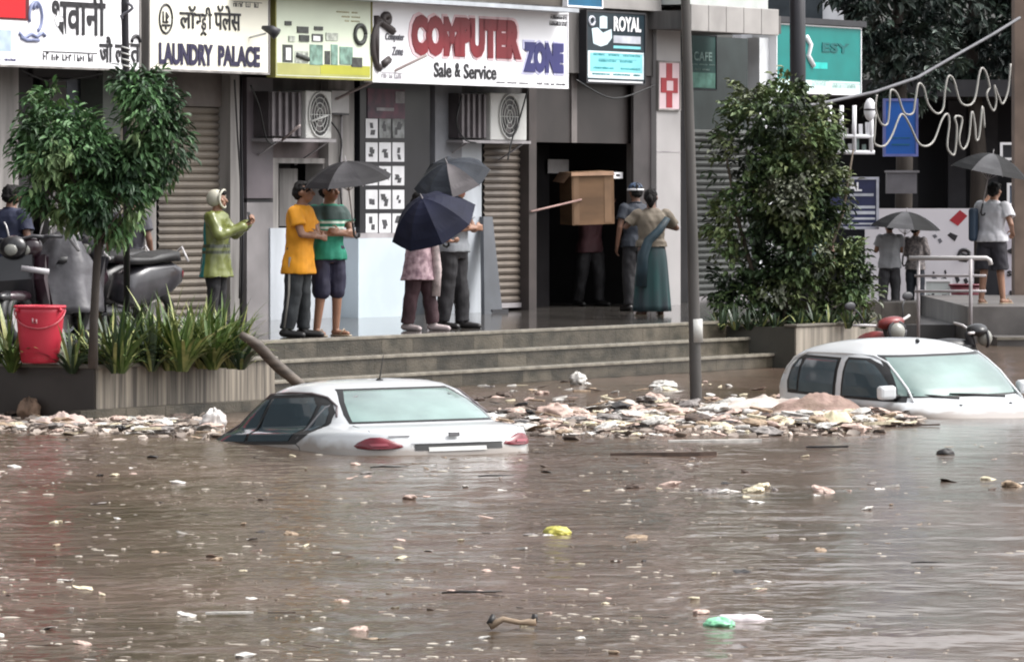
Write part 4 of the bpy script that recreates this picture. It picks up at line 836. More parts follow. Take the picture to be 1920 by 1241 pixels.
c2_ = Car('hatchback', 'white hatchback drowned to its bonnet, windscreen facing the camera at right', hat, cc_, math.atan2(fwd.y,fwd.x), R(1.0), R(1.2))
c2_.body([.25,.5,.6,.7,.8,.84,.87,.895,.92,.935,.95,.965,.98,1.02,1.06,1.12,1.18,1.24,1.30,1.34,1.37,1.39,1.41,1.424,1.435,1.444,1.45,1.455,1.458])
for sg in (-1,1):
    c2_.sidepatch('window_seal', lerprows([(.945,-.24,.74),(1.0,-.24,.68),(1.18,-.24,.42),(1.27,-.24,.25),(1.315,-.22,.08)]), rubber, sg, .003)
    c2_.sidepatch('front_window', lerprows([(.97,-.20,.64),(1.06,-.20,.52),(1.18,-.20,.35),(1.26,-.20,.20),(1.295,-.18,.06)]), glass_d, sg, .008)
    c2_.sidepatch('window_seal', lerprows([(.945,-1.22,-.33),(1.05,-1.24,-.33),(1.2,-1.18,-.33),(1.27,-1.10,-.33),(1.305,-1.0,-.33)]), rubber, sg, .003)
    c2_.sidepatch('rear_window', lerprows([(.97,-.98,-.37),(1.1,-.98,-.37),(1.2,-.97,-.37),(1.285,-.92,-.37)]), glass_d, sg, .008)
    c2_.sidepatch('quarter_window', lerprows([(.98,-1.18,-1.02),(1.1,-1.19,-1.02),(1.2,-1.14,-1.01),(1.26,-1.07,-1.0)]), glass_d, sg, .008)
    MB('L').tube([c2_.side(a, z, sg, .010) for z,a in ((.95,.80),(1.06,.66),(1.18,.48),(1.28,.29),(1.335,.10),(1.345,-.3),(1.33,-.95),(1.27,-1.20),(1.12,-1.33))], .011, 6).build('gutter', paint, c2_.o)
    mr = MB('L').box(c2_.side(.60, 1.03, sg, .13)-Vector((.05,.085,.06)), c2_.side(.60, 1.03, sg, .13)+Vector((.05,.085,.065)), .03).build('wing_mirror', paint, c2_.o)
    MB('L').tube([c2_.side(.62,.99,sg,0), c2_.side(.60,1.0,sg,.10)], .022).build('mirror_arm', rubber, mr)
c2_.endpatch('window_seal', lerprows([(.985,-.66,.66),(1.06,-.645,.645),(1.20,-.61,.61),(1.345,-.53,.53)]), rubber, True, .003)
c2_.endpatch('windscreen', lerprows([(1.0,-.63,.63),(1.06,-.615,.615),(1.20,-.575,.575),(1.325,-.505,.505)]), glass_f, True, .008)
for y0,y1 in ((.34,-.22),(-.16,-.58)):
    MB('L').tube([c2_.end(y0,.975,True,.02), c2_.end((y0+y1)/2,1.0,True,.018), c2_.end(y1,1.015,True,.018)], [.014,.012,.007], 6).build('wiper', rubber, c2_.o)
for y in (.25,-.28): MB('L').ell(c2_.end(y,.925,True,.0), (.018,.018,.012)).build('washer_jet', rubber, c2_.o)
MB('L').ell((-.05,0,1.446), (.03,.02,.02)).build('antenna_base', rubber, c2_.o)

# half sunk motorcycles behind the hatchback
def motorcycle(label, p, rz, colr, sc=1, mirror=True):
    o = thing('motorcycle', label, 'motorcycle', p, (R(8),R(-6),rz)); o.scale = (sc,)*3
    pk_ = lambda x,y,z: Vector((x,y,z))
    MB('L').ell((0,0,.02), (.38,.15,.14)).build('tank', colr, o); MB('L').ell((-.55,0,.0), (.42,.14,.09)).build('seat', rubber, o)
    MB('L').cap((.42,0,-.5),(.30,0,.18),.05,.05).build('fork', dsteel, o)
    MB('L').tube([(.22,.36,.26),(.30,.26,.24),(.34,.08,.20),(.34,-.08,.20),(.30,-.26,.24),(.22,-.36,.26)], .016).build('handlebar', met, o)
    hl = MB('L').ell((.48,0,.12), (.09,.10,.10)).build('headlight', mat('lamp_clear', (.22,.22,.20), .15, .2), o)
    MB('L').tube([Vector((.50,.105*math.cos(t),.12+.105*math.sin(t))) for t in [k*.3927 for k in range(17)]], .016).build('bezel', dsteel, hl)
    MB('L').ell((.40,0,.22), (.12,.16,.07)).build('cowl', colr, o)
    if mirror:
        for sg in (1,-1):
            m_ = MB('L').tube([(.28,sg*.24,.25),(.25,sg*.28,.38),(.24,sg*.33,.44)], .008).build('mirror_stalk', dsteel, o); MB('L').ell((.24,sg*.37,.47), (.02,.07,.045)).build('mirror', dsteel, m_)
    MB('L').tube([(-.2,0,-.55),(.1,0,-.35),(.3,0,-.3)], .05).build('frame', dsteel, o)
    return o
p = at(1640,632,57.5); p.z = .36
motorcycle('half sunk maroon motorcycle with its mirror raised, behind the roof of the white hatchback', p, R(-62), mat('bike_red', (.20,.03,.03), .3, .4, 6))
p = at(1770,640,60.5); p.z = .20
motorcycle('dark motorcycle lying almost under water right of the maroon motorcycle', p, R(8), mat('bike_black', (.02,.02,.022), .3), 1, False)

# ------------------------------------------------------------------ umbrellas
umb_k = [mat('umbrella_grey', (.016,.015,.017), .7, .25, 3, spec=.2), mat('umbrella_navy', (.009,.011,.028), .7, .3, 3, spec=.2), mat('umbrella_slate', (.022,.026,.034), .7, .3, 3, spec=.2), mat('umbrella_black', (.009,.009,.010), .7, .3, 3, spec=.2)]
def umbrella(label, apex, rot, Rr, depth, m, shaft=.72, pale=None, torn=0):
    o = thing('umbrella', label, 'umbrella', apex, rot); n = 8; sub = 6; J = 7; mb = MB('L'); vs = []
    for j in range(J+1):
        q = j/J
        for k in range(n*sub):
            a = 2*math.pi*k/(n*sub); f = abs(((k % sub)/sub)-.5)*2      # 1 at ribs, 0 mid panel
            r = Rr*q*(1-.07*q*(1-f*f)); z = -depth*q**1.9+.028*q*(1-f*f)*(-1 if q < .8 else -.2)
            if torn and k//sub == torn: z += .10*q*q; r *= .86
            vs.append(Vector((r*math.cos(a), r*math.sin(a), z)))
    N = n*sub; fs = [(j*N+k, j*N+(k+1)%N, (j+1)*N+(k+1)%N, (j+1)*N+k) for j in range(J) for k in range(N)]
    mb.add(vs, fs, False).build('canopy', [m, pale or m], o)
    if pale:
        me = o.children[0].data
        for i, f in enumerate(fs):
            if (i % N)//sub in (5,): me.polygons[i].material_index = 1
    for k in range(n):
        a = 2*math.pi*k/n; pts = [Vector((Rr*q*math.cos(a), Rr*q*math.sin(a), -depth*q**1.9-.012)) for q in (.04,.3,.6,.85,1.0)]
        rb = MB('L').tube(pts, .005, 5).build('rib', steel, o)
        MB('L').tube([pts[2], Vector((.012*math.cos(a), .012*math.sin(a), -depth-.10))], .0035, 4).build('stretcher', steel, rb)
    MB('L').tube([(0,0,.06),(0,0,.0),(0,0,-shaft)], [.003,.008,.008], 8).build('shaft', steel, o)
    MB('L').tube([(0,0,-shaft+.10),(0,0,-shaft-.03),(.02,0,-shaft-.06),(.05,0,-shaft-.05),(.06,0,-shaft-.02)], .014, 8).build('handle', rubber, o)
    return o

# ------------------------------------------------------------------ people
skin = mat('skin', (.26,.135,.085), .5, .15, 6); skin_d = mat('skin_deep', (.16,.08,.052), .5, .15, 6)
eye_m = mat('eye_dark', (.02,.015,.012), .3, .1); lip_m = mat('lip', (.20,.07,.06), .45, .1); hair_m = mat('hair_black', (.010,.009,.009), .75, .3, 20, spec=.2)
def V3(*a): return Vector(a)
def crease(o, amp, fr=7):
    """folds and tufts: push vertices in and out along their normals"""
    me = o.data; nn = [v.normal.copy() for v in me.vertices]; sd = sum(map(ord, o.name)) % 97
    for v, n in zip(me.vertices, nn):
        p = v.co; q = noise.noise(Vector((p.x*fr+sd, p.y*fr, p.z*fr*.55+p.x*3)))+.5*noise.noise(Vector((p.x*fr*2.3, p.y*fr*2.3+sd, p.z*fr*1.6-p.x*6)))
        v.co = p+n*amp*q
    return o
class Person:
    """figure in its own frame: feet at the origin, facing -Y, left hand on +X; sizes for 1.7 m then scaled"""
    def __init__(s, label, loc, face, height=1.68, lean=0, arms=None, legs=None, head=(0,0), wide=1.0, sk=skin, group=None, hands=True):
        s.o = thing('person', label, 'person', loc, (0,0,R(face)), group); k = height/1.7; s.o.scale = (k*wide, k*wide, k)
        s.lean = lean; s.wide = wide
        f = lambda x,y,z: V3(x, y-lean*max(0,z-.9), z)
        s.f = f
        s.hip = [V3(sg*.088,0,.90) for sg in (1,-1)]
        legs = legs or [None,None]; s.knee=[]; s.ank=[]
        for i, sg in enumerate((1,-1)):
            kk = legs[i] or (V3(sg*.10,-.01,.48), V3(sg*.105,.02,.075)); s.knee.append(V3(*kk[0])); s.ank.append(V3(*kk[1]))
        s.sho = [f(sg*.165,.01,1.372) for sg in (1,-1)]
        arms = arms or [None,None]; s.elb=[]; s.wri=[]; s.pn=[]; s.curl=[]
        for i, sg in enumerate((1,-1)):
            aa = arms[i] or ((sg*.235,.03,1.12),(sg*.245,-.04,.87)); s.elb.append(f(*aa[0])); s.wri.append(f(*aa[1])); s.pn.append(V3(*aa[2]) if len(aa) > 2 else V3(-sg,0,0)); s.curl.append(aa[3] if len(aa) > 3 else .35)
        s.toe = [(s.ank[i]+V3((.03 if i==0 else -.03),-.16,-.045)) for i in (0,1)]
        # ---- the continuous body
        m = MB('L')
        for i in (0,1):
            m.cap(s.hip[i], s.knee[i], .085, .055); m.cap(s.knee[i], s.ank[i], .054, .036); m.cap(s.knee[i].lerp(s.ank[i],.12)+V3(0,.018,0), s.knee[i].lerp(s.ank[i],.5), .046, .036)
            m.cap(s.ank[i]+V3(0,.02,-.035), s.toe[i], .036, .026)
            m.cap(s.sho[i], s.elb[i], .048, .037); m.cap(s.elb[i], s.wri[i], .038, .025)
            if hands: s.hand(m, s.wri[i], (s.wri[i]-s.elb[i]).normalized(), s.pn[i], s.curl[i], 1 if i == 0 else -1)
        m.loft([(*f(0,.0,z)[:2],z,rx,ry) for z,rx,ry in ((.80,.10,.08),(.86,.155,.10),(.93,.16,.105),(1.03,.135,.095),(1.15,.145,.10),(1.28,.165,.105),(1.36,.165,.09),(1.42,.10,.065),(1.46,.055,.055))])
        m.cap(f(0,.01,1.40), f(0,-.012,1.53), .058, .052)
        hr = Matrix.Rotation(R(head[0]),3,'Z') @ Matrix.Rotation(R(head[1]),3,'X'); s.hc = f(0,-.015,1.59); s.hr = hr
        h = lambda x,y,z: s.hc+hr@V3(x,y,z)
        s.h = h
        m.ell(h(0,.012,.015), (.074,.094,.10), rot=hr); m.ell(h(0,-.03,-.045), (.056,.06,.066), rot=hr); m.cap(h(0,-.085,.015), h(0,-.103,-.02), .010, .015); m.cap(h(-.02,-.078,-.05), h(.02,-.078,-.05), .012, .012)
        for sg in (1,-1): m.ell(h(sg*.074,.012,-.005), (.012,.02,.032), rot=hr); m.cap(h(sg*.048,-.065,-.01), h(sg*.05,-.05,-.02), .018, .016)
        o = m.build('body', [sk, eye_m, lip_m], s.o, remesh=.0095)
        me = o.data; pts = [(h(.031,-.083,.018),1,.013), (h(-.031,-.083,.018),1,.013), (h(.031,-.086,.040),1,.010), (h(-.031,-.086,.040),1,.010), (h(.015,-.09,-.052),2,.013), (h(-.015,-.09,-.052),2,.013)]
        for p in me.polygons:
            if p.center.z > 1.45:
                for c, mi, r in pts:
                    if (p.center-c).length < r: p.material_index = mi
    def hand(s, m, w, d, pn, curl, sg):
        pn = (pn-d*pn.dot(d)).normalized(); x = d.cross(pn).normalized()
        for k in (-.026,-.009,.009,.026): m.cap(w+x*k*.7, w+d*.075+x*k, .014, .012, 8)
        for k, L in ((-.030,.062),(-.011,.078),(.010,.074),(.030,.060)):
            p = w+d*.08+x*k; a = curl; dirv = d
            for q in (.42,.33,.25):
                dirv = (d*math.cos(a)+pn*math.sin(a)); e = p+dirv*L*q; m.cap(p, e, .0092, .008, 8); p = e; a += curl*1.1
        tb = w+x*(-.03*sg)+d*.02; t1_ = tb+(d*.55-x*sg*.6+pn*.35).normalized()*.04; m.cap(tb, t1_, .013, .011, 8); m.cap(t1_, t1_+(d*.8+pn*.4).normalized()*.032, .0105, .009, 8)
    # ---- clothing, children of the figure
    def shirt(s, m, hem=.86, sleeve=.5, loose=.012, flare=0, collar=True, name='shirt', neck=1.44):
        f = s.f; b = MB('L'); L = loose
        secs = [(hem,.176+L+flare,.128+L+flare*.7),(hem+.08,.172+L+flare*.6,.124+L+flare*.4),(1.03,.142+L,.104+L),(1.15,.150+L,.106+L),(1.28,.168+L,.110+L),(1.36,.172+L,.096+L),(1.415,.112+L,.074+L),(neck+.005,.066+L*.5,.064+L*.5)]
        b.loft([(*f(0,0,z)[:2],z,rx,ry) for z,rx,ry in secs])
        for i in (0,1):
            b.cap(s.sho[i], s.elb[i], .056+L, .046+L) if sleeve >= 1 else b.tube([s.sho[i]-(s.elb[i]-s.sho[i])*.05, s.sho[i].lerp(s.elb[i],sleeve*.5), s.sho[i].lerp(s.elb[i],sleeve)], [.052+L,.054+L,.056+L+.006], 14)
            b.ell(s.sho[i], (.054+L,)*3)
            if sleeve > 1: b.cap(s.elb[i], s.elb[i].lerp(s.wri[i],min(1,sleeve-1)), .046+L, .034+L)
        o = crease(b.build(name, m, s.o, remesh=.010), .017)
        if collar:
            c = MB('L').tube([f((.072)*math.cos(t), .02*0+.066*math.sin(t), neck+.012*math.sin(t)) for t in [k*.3927 for k in range(17)]], .012); c.build('collar', m, o)
        return o
    def trousers(s, m, to=1.0, loose=.014, name='trousers', top=.99):
        b = MB('L'); f = s.f; L = loose
        b.loft([(*f(0,0,z)[:2],z,rx,ry) for z,rx,ry in ((.80,.12+L,.09+L),(.86,.150+L,.104+L),(.93,.150+L,.106+L),(top,.140+L,.102+L))])
        for i in (0,1):
            if to <= .5:
                e = s.hip[i].lerp(s.knee[i], min(1,to*2)); b.tube([s.hip[i]+V3(0,0,-.02), s.hip[i].lerp(e,.5), e], [.074+L,.080+L,.088+L], 16)
            else:
                q = (to-.5)*2; e = s.knee[i].lerp(s.ank[i], q); b.tube([s.hip[i]+V3(0,0,-.02), s.hip[i].lerp(s.knee[i],.35), s.knee[i]], [.072+L,.080+L,.066+L], 14); b.ell(s.knee[i], (.064+L,)*3); b.tube([s.knee[i]+V3(0,0,.02), s.knee[i].lerp(e,.5), e], [.064+L,.058+L,.052+L], 14)
        return crease(b.build(name, m, s.o, remesh=.010), .017)
    def skirt(s, m, hem=.10, flare=.10, name='skirt', top=1.02):
        f = s.f; n = 40; rs = []
        for j in range(13):
            t = j/12; z = top+(hem-top)*t; rx = .148+flare*t+.02*math.sin(min(1,t*3)*1.57); ry = .112+flare*.9*t+.015*math.sin(min(1,t*3)*1.57); c = f(0,0,z)
            rs.append([V3(c.x*(1-t)+(rx+.014*t*math.sin(k*2*math.pi/n*9))*math.cos(k*2*math.pi/n), c.y*(1-t)+(ry+.014*t*math.sin(k*2*math.pi/n*9))*math.sin(k*2*math.pi/n), z) for k in range(n)])
        return MB('L').rings(rs).build(name, m, s.o)
    def shoes(s, m, sandal=False, name='shoe'):
        for i in (0,1):
            a, t = s.ank[i], s.toe[i]
            if sandal:
                b = MB('L').cap(a+V3(0,.035,-.072), t+V3(0,-.02,-.025), .034, .034); o = b.build('sandal', m, s.o)
                for v in o.data.vertices: v.co.z = min(v.co.z, .016) if v.co.z > .016 else max(v.co.z, .001)
                MB('L').tube([t.lerp(a,.35)+V3(-.045,0,-.02), t.lerp(a,.35)+V3(0,-.01,.032), t.lerp(a,.35)+V3(.045,0,-.02)], .008).build('strap', m, o)
            else:
                b = MB('L').cap(a+V3(0,.03,-.028), t+V3(0,-.015,-.002), .047, .036).cap(a+V3(0,.0,.0), a+V3(0,0,.03), .046, .044); o = b.build(name, m, s.o, remesh=.010)
                for v in o.data.vertices: v.co.z = max(v.co.z, .0)
    def hair(s, long=0, m=None, bald=0):
        b = MB('L'); h = s.h; b.ell(h(0,.022,.032), (.082,.098,.096), rot=s.hr); b.ell(h(0,.055,-.005), (.074,.066,.080), rot=s.hr); b.ell(h(0,-.045,.085), (.062,.045,.032), rot=s.hr)
        if long: b.cap(h(0,.08,-.02), h(0,.075,-.06-long), .06, .035); b.cap(h(0,.09,-.01), h(0,.10,-.02), .055, .05)
        return crease(b.build('hair', m or hair_m, s.o, remesh=.009), .016, 26)
    def wear(s, name, mb, m, remesh=None): return mb.build(name, m, s.o, remesh=remesh)
def crossed(z=1.13, y=-.20): return [((.225,-.10,1.13),(-.02,y,z+.03),(0,1,0),.7), ((-.225,-.10,1.13),(.03,y-.04,z),(0,1,0),.7)]
def feet(px, py): q = onplat(px, py); q.z = ZP; return q
cloth = lambda n, c, **k: mat(n, c, .75, k.pop('var',.25), k.pop('scale',5), bump=.35, bscale=9, **k)
blackt = cloth('trouser_black', (.016,.015,.018)); charc = cloth('trouser_charcoal', (.035,.034,.038))
shoe_m = mat('shoe_black', (.014,.013,.013), .4, .2); sand_m = mat('sandal_tan', (.30,.24,.17), .6, .2)

# men under the grey umbrella
stp = [None, None]
P = Person('man in bright yellow long shirt and dark trousers standing in profile with clasped hands', feet(560,632), 72, 1.585, .06, crossed(1.10,-.17), [((.10,-.02,.48),(.13,.0,.075)),((-.09,.03,.48),(-.10,.09,.075))], (8,0), 1.12)
P.shirt(cloth('yellow_cotton', (.72,.30,.012), var=.22, scale=4), .70, .62, .022, .015)
tr = P.trousers(cloth('trouser_grey', (.022,.026,.030)), .98, .016); P.shoes(shoe_m); P.hair()
MB('L').tube([P.hip[1]+V3(-.108,.02,-.02), P.knee[1]+V3(-.082,.01,0), P.ank[1]+V3(-.064,.0,.03)], [.012,.012,.012]).build('side_stripe', mat('stripe_grey', (.25,.24,.22), .7, .2), tr)
P = Person('man in green T-shirt with two white chest stripes and navy shorts, arms folded', feet(615,630), 38, 1.60, .03, crossed(1.12,-.20), [((.10,-.02,.48),(.11,.02,.075)),((-.10,-.02,.48),(-.12,.03,.075))], (15,5), 1.10)
gs = cloth('green_jersey', (.010,.20,.125), var=.2); stripes(gs, 2, ((1.235,1.262),(1.175,1.202)), (.62,.70,.62)); stripes(gs, 2, ((1.275,1.43),), (.025,.05,.045))
P.shirt(gs, .84, .55, .020); P.trousers(cloth('navy_shorts', (.014,.013,.035)), .52, .020, 'shorts'); P.shoes(sand_m, True); P.hair()
ua = at(648,303,54.6); umbrella('dark grey open umbrella held over the men in yellow and green shirts', ua, (R(6),R(-9),R(20)), .47, .20, umb_k[0], .74, mat('umbrella_mid', (.055,.053,.057), .7, .2, 3, spec=.2))
# pair under the navy and slate umbrellas
P = Person('person in pale pink printed tunic, face hidden behind the big navy umbrella', feet(785,620), 58, 1.50, .05, [((.20,-.10,1.12),(.13,-.33,1.09),(0,.2,1),.7), ((-.20,-.08,1.13),(-.02,-.30,1.14),(0,.2,1),.7)], [((.10,-.06,.48),(.14,-.10,.075)),((-.09,.03,.48),(-.08,.10,.075))], (0,0), 1.10)
pf_ = mat('pink_print', (.46,.33,.36), .7, .5, 16, col2=(.20,.12,.15), bump=.3, bscale=9)
P.shirt(pf_, .62, .8, .022, .035); P.trousers(cloth('maroon_trousers', (.05,.022,.028)), .98, .02); P.shoes(mat('shoe_pale', (.40,.34,.34), .5, .2)); P.hair(.12)
MB('L').tube([V3(.05,-.14,1.32), V3(.09,-.155,1.05), V3(.11,-.17,.75), V3(.10,-.16,.42)], [.03,.045,.055,.05], 8).build('scarf', mat('scarf_pale', (.50,.42,.42), .75, .4, 14), P.o)
P = Person('man in grey T-shirt and black trousers with folded arms beside the dark shutter jamb', feet(850,616), 62, 1.62, .04, crossed(1.15,-.18), [((.10,-.02,.48),(.13,-.02,.075)),((-.09,.02,.48),(-.11,.06,.075))], (-10,0), 1.16)
P.shirt(cloth('grey_jersey', (.24,.255,.275), var=.15), .88, .55, .02); P.trousers(blackt, .99, .02); P.shoes(shoe_m); P.hair()
ua = at(800,340,56.2); umbrella('big navy umbrella tilted low in front of the person in pink', at(792,372,56.0), (R(30),R(-24),R(0)), .48, .33, umb_k[1], .6)
umbrella('slate umbrella with one panel blown loose over the man in grey', at(838,306,56.4), (R(10),R(-30),R(40)), .42, .20, umb_k[2], .7, mat('umbrella_pale_edge', (.10,.09,.095), .7, .3, 4), 1)
# raincoat figure at the left shutter
P = Person('person in glossy green and yellow hooded raincoat holding up a phone by the shutter', fw(S(405,-1.0),-1.0,ZP), 72, 1.50, .02, [((.22,-.13,1.16),(.08,-.34,1.30),(0,.3,1),.6), ((-.22,-.13,1.15),(-.02,-.36,1.27),(0,.3,1),.6)], None, (0,0), 1.14)
rc_m = mat('raincoat', (.16,.18,.05), .22, .3, 3, spec=.6); n_, p_ = nodes_of(rc_m)
stripes(rc_m, 1, ((.055,.60),), (.01,.15,.15)); stripes(rc_m, 2, ((.985,1.03),(.91,.95)), (.05,.06,.03))
P.shirt(rc_m, .62, 1.85, .026, .04, False, 'raincoat'); P.trousers(blackt, .99, .012); P.shoes(shoe_m); P.hair()
hd = MB('L'); h = P.h; hd.ell(h(0,.035,.02), (.10,.105,.118)); 
ho = P.wear('hood', hd, mat('hood_pale', (.48,.46,.38), .4, .2, 4), .012)
MB('L').tube([h(.085*math.cos(t), -.055+.012*math.cos(2*t), .015+.112*math.sin(t)) for t in [k*.2618 for k in range(25)]], .014).build('hood_rim', mat('hood_pale', (0,0,0)), ho)
ph = tag(MB().box(P.o.location, P.o.location+V3(.001,.001,.001)).build('t', dsteel), 'x','x'); bpy.data.objects.remove(ph)
M_ = Matrix.Translation(P.o.location) @ Matrix.Rotation(R(72),4,'Z'); c0 = M_ @ (V3(.03,-.44,1.36)*(1.5/1.7))
phn = MB('L').box((-.035,-.005,-.07),(.035,.005,.07), .004).build('phone', rubber); phn.location = c0; phn.rotation_euler = (R(-10),0,R(72)); tag(phn, 'small dark phone held up by the person in the raincoat', 'phone')
# porter with the carton
P = Person('dim figure in dark maroon clothes carrying the big brown carton in the doorway', fw(S(1106,.75),.75,ZP), 35, 1.50, .05, [((.28,-.05,1.30),(.20,-.17,1.52),(0,0,1),.3), ((-.28,-.05,1.30),(-.20,-.17,1.50),(0,0,1),.3)], [((.10,-.08,.48),(.11,-.06,.075)),((-.10,.05,.48),(-.10,.14,.075))], (0,15), 1.12, skin_d)
P.shirt(cloth('maroon_dull', (.055,.018,.022)), .80, .7, .02); P.trousers(cloth('black_dull', (.012,.011,.013)), .99, .02); P.shoes(shoe_m); P.hair()
cxs = fw(S(1104,.30),.30,0)
q0 = at(1052,420,cxs.y); q1 = at(1150,322,cxs.y)
ct = thing('carton', 'big brown cardboard carton held up at head height in the dark doorway', 'carton', (q0.x+(q1.x-q0.x)/2, cxs.y-.15, q0.z), (R(2),R(-2),R(24)))
hw_, hh_ = .30, q1.z-q0.z
cb_m = mat('cardboard', (.17,.095,.048), .7, .3, 1.5, (1,1,3)); cb_l = mat('cardboard_light', (.21,.125,.07), .7, .2, 3)
MB('L').box((-hw_,-.19,0),(hw_,.19,hh_)).build('box', cb_m, ct)
MB('L').box((-hw_+.02,-.194,hh_*.02),(-hw_+.10,-.191,hh_*.98)).box((hw_-.14,-.194,.02),(hw_-.04,-.191,hh_-.02)).build('tape_strip', cb_l, ct)
MB('L').add([(-hw_,-.19,hh_+.003),(hw_,-.19,hh_+.003),(hw_,-.22,hh_-.05),(-hw_-.02,-.22,hh_-.04)], [(0,1,2,3)]).build('flap', mat('cardboard_dim', (.24,.14,.085), .8, .3), ct)
MB('L').add([(-hw_-.003,-.19,hh_),(-hw_-.003,.19,hh_),(-hw_-.10,.19,hh_-.12),(-hw_-.10,-.17,hh_-.13)], [(0,1,2,3)]).build('flap', mat('cardboard_dim', (0,0,0)), ct)
rod('stick', 'thin pinkish stick pointing at the carton from the left', 'stick', fw(S(996,-.03),-.03,Zf(397,S(996,-.03),-.03)), at(1092,374,cxs.y-.36), .014, mat('stick_pink', (.30,.19,.17), .6, .2))
# women by the white column
P = Person('woman in beige blouse and long teal skirt seen from behind by the white column', onplat(1222,592), 196, 1.52, .03, [((.30,-.06,1.20),(.12,-.26,1.30),(0,1,0),.5), ((-.33,-.06,1.18),(-.20,-.25,1.22),(0,1,0),.5)], None, (-20,8), 1.14, skin_d)
P.o.location.z = ZP
P.shirt(cloth('beige_blouse', (.18,.15,.115), var=.2), .93, .75, .018, 0, False, 'blouse'); P.skirt(mat('teal_skirt', (.008,.052,.053), .6, .5, 3, (3,3,.5), col2=(.022,.028,.038)), .06, .06); P.shoes(sand_m, True); P.hair(.05)
MB('L').tube([V3(-.16,.12,1.32), V3(-.05,.13,1.15), V3(.08,.135,1.02), V3(.15,.12,.8), V3(.17,.13,.4)], [.04,.055,.06,.07,.07], 8).build('sari_end', mat('sari_end', (.018,.04,.055), .6, .4, 5), P.o)
pq = onplat(1196,586)+V3(.0,.9,0); pq.z = ZP
P = Person('person in dark clothes with blue and white cap behind the woman in teal skirt', pq, 200, 1.60, .02, None, None, (0,0), 1.05, skin_d)
P.shirt(cloth('dark_slate', (.03,.036,.05)), .86, .6, .018); P.trousers(blackt, .99, .016); P.shoes(shoe_m); P.hair()
cp = MB('L').ell(P.h(0,.005,.055), (.092,.108,.075)); co = P.wear('cap', cp, mat('cap_blue', (.05,.08,.14), .6, .2), .012); MB('L').tube([P.h(.094*math.cos(t), .005+.11*math.sin(t), .03) for t in [k*.3927 for k in range(17)]], .014).build('band', sgw, co)
# right hand group
Yw = 73.5; pq = at(1860,573,Yw); pq.z = at(1815,575,71.6).z
P = Person('man in white shirt and dark shorts standing bare legged on the plinth at right', pq, 150, 1.66, .10, [((.24,-.16,1.36),(.14,-.26,1.58),(0,1,0),1.0), ((-.26,.02,1.12),(-.20,-.16,1.02),(0,1,0),.6)], [((.10,.02,.48),(.12,.06,.075)),((-.10,-.03,.48),(-.14,-.02,.075))], (0,0), 1.12)
P.shirt(cloth('white_shirt', (.50,.50,.53), var=.12), .88, .6, .026, .01); P.trousers(cloth('dark_shorts', (.022,.020,.028)), .50, .03, 'shorts'); P.shoes(sand_m, True); P.hair()
bag = MB('L').box((.16,.06,.86),(.26,.24,1.32), .04).build('bag', mat('bag_navy', (.02,.04,.07), .6, .3), None); bag.location = pq; bag.rotation_euler = (0,0,R(150)); tag(bag, 'dark blue shoulder bag hanging at the side of the man in white', 'bag')
umbrella('black umbrella with one panel painted pale as sheen, held by the man in white at the right edge', at(1862,288,73.1), (R(6),R(10),R(15)), .56, .26, umb_k[3], .8, mat('umbrella_sheen', (.075,.075,.08), .7, .25, 3, spec=.2))  # sky sheen is painted in as a paler colour on one panel
for i, (x, lb, fc, mcol, tr_, w_) in enumerate(((1668,'person in plain grey shirt, left one of two under the shared black umbrella',185,cloth('grey_shirt', (.30,.305,.32), var=.15),charc,1.08),(1716,'person in checked grey shirt, right one of two under the shared black umbrella',150,mat('check_shirt', (.30,.26,.25), .75, .6, 22, col2=(.09,.085,.09)),cloth('jeans_dark', (.02,.024,.034)),.98))):
    p = at(x, 608, 80); p.z = .19
    P = Person(lb, p, fc, 1.43-.05*i, .03, [((.22,-.05,1.14),(.10,-.23,1.22),(0,1,0),.8), ((-.22,-.05,1.14),(-.08,-.24,1.16),(0,1,0),.8)], None, (10-20*i,0), w_)
    P.shirt(mcol, .84, .6 if i == 0 else 1.6, .022); P.trousers(tr_, .99, .018); P.shoes(shoe_m); P.hair()
umbrella('black umbrella shared by the two people standing at the metal railing', at(1700,397,79.6), (R(3),R(4),R(10)), .54, .24, umb_k[3], .75, mat('umbrella_sheen', (0,0,0)))
# figures half hidden on the left and in the bush
p = fw(S(243,-2.2),-2.2,ZP)
P = Person('person in dark grey clothes standing behind the tree by the white jamb', p, 165, 1.50, .02, None, None, (0,0), 1.08, skin_d); P.shirt(cloth('grey_dull', (.06,.058,.07)), .84, .6, .02); P.trousers(cloth('plum_trousers', (.028,.016,.022)), .99, .02); P.shoes(shoe_m); P.hair()
p = fw(S(18,-2.0),-2.0,ZP)
P = Person('person in navy clothes at the left edge beside the heap of tarpaulins', p, 150, 1.55, .04, None, None, (0,0), 1.12, skin_d); P.shirt(cloth('navy_shirt', (.014,.018,.045)), .84, .7, .022); P.trousers(blackt, .99, .02); P.shoes(shoe_m); P.hair()
p = at(1528,600,64.0); p.z = ZP
P = Person('person in teal grey shirt and flat cap half hidden behind the big bush', p, 20, 1.30, .05, None, None, (20,10), 1.2, skin_d); P.shirt(cloth('teal_grey', (.05,.095,.10)), .84, .6, .022); P.trousers(blackt, .99, .02); P.shoes(shoe_m); P.hair()
P.wear('cap', MB('L').ell(P.h(0,-.01,.06), (.095,.125,.055)), mat('cap_teal', (.06,.10,.10), .6, .2), .012)

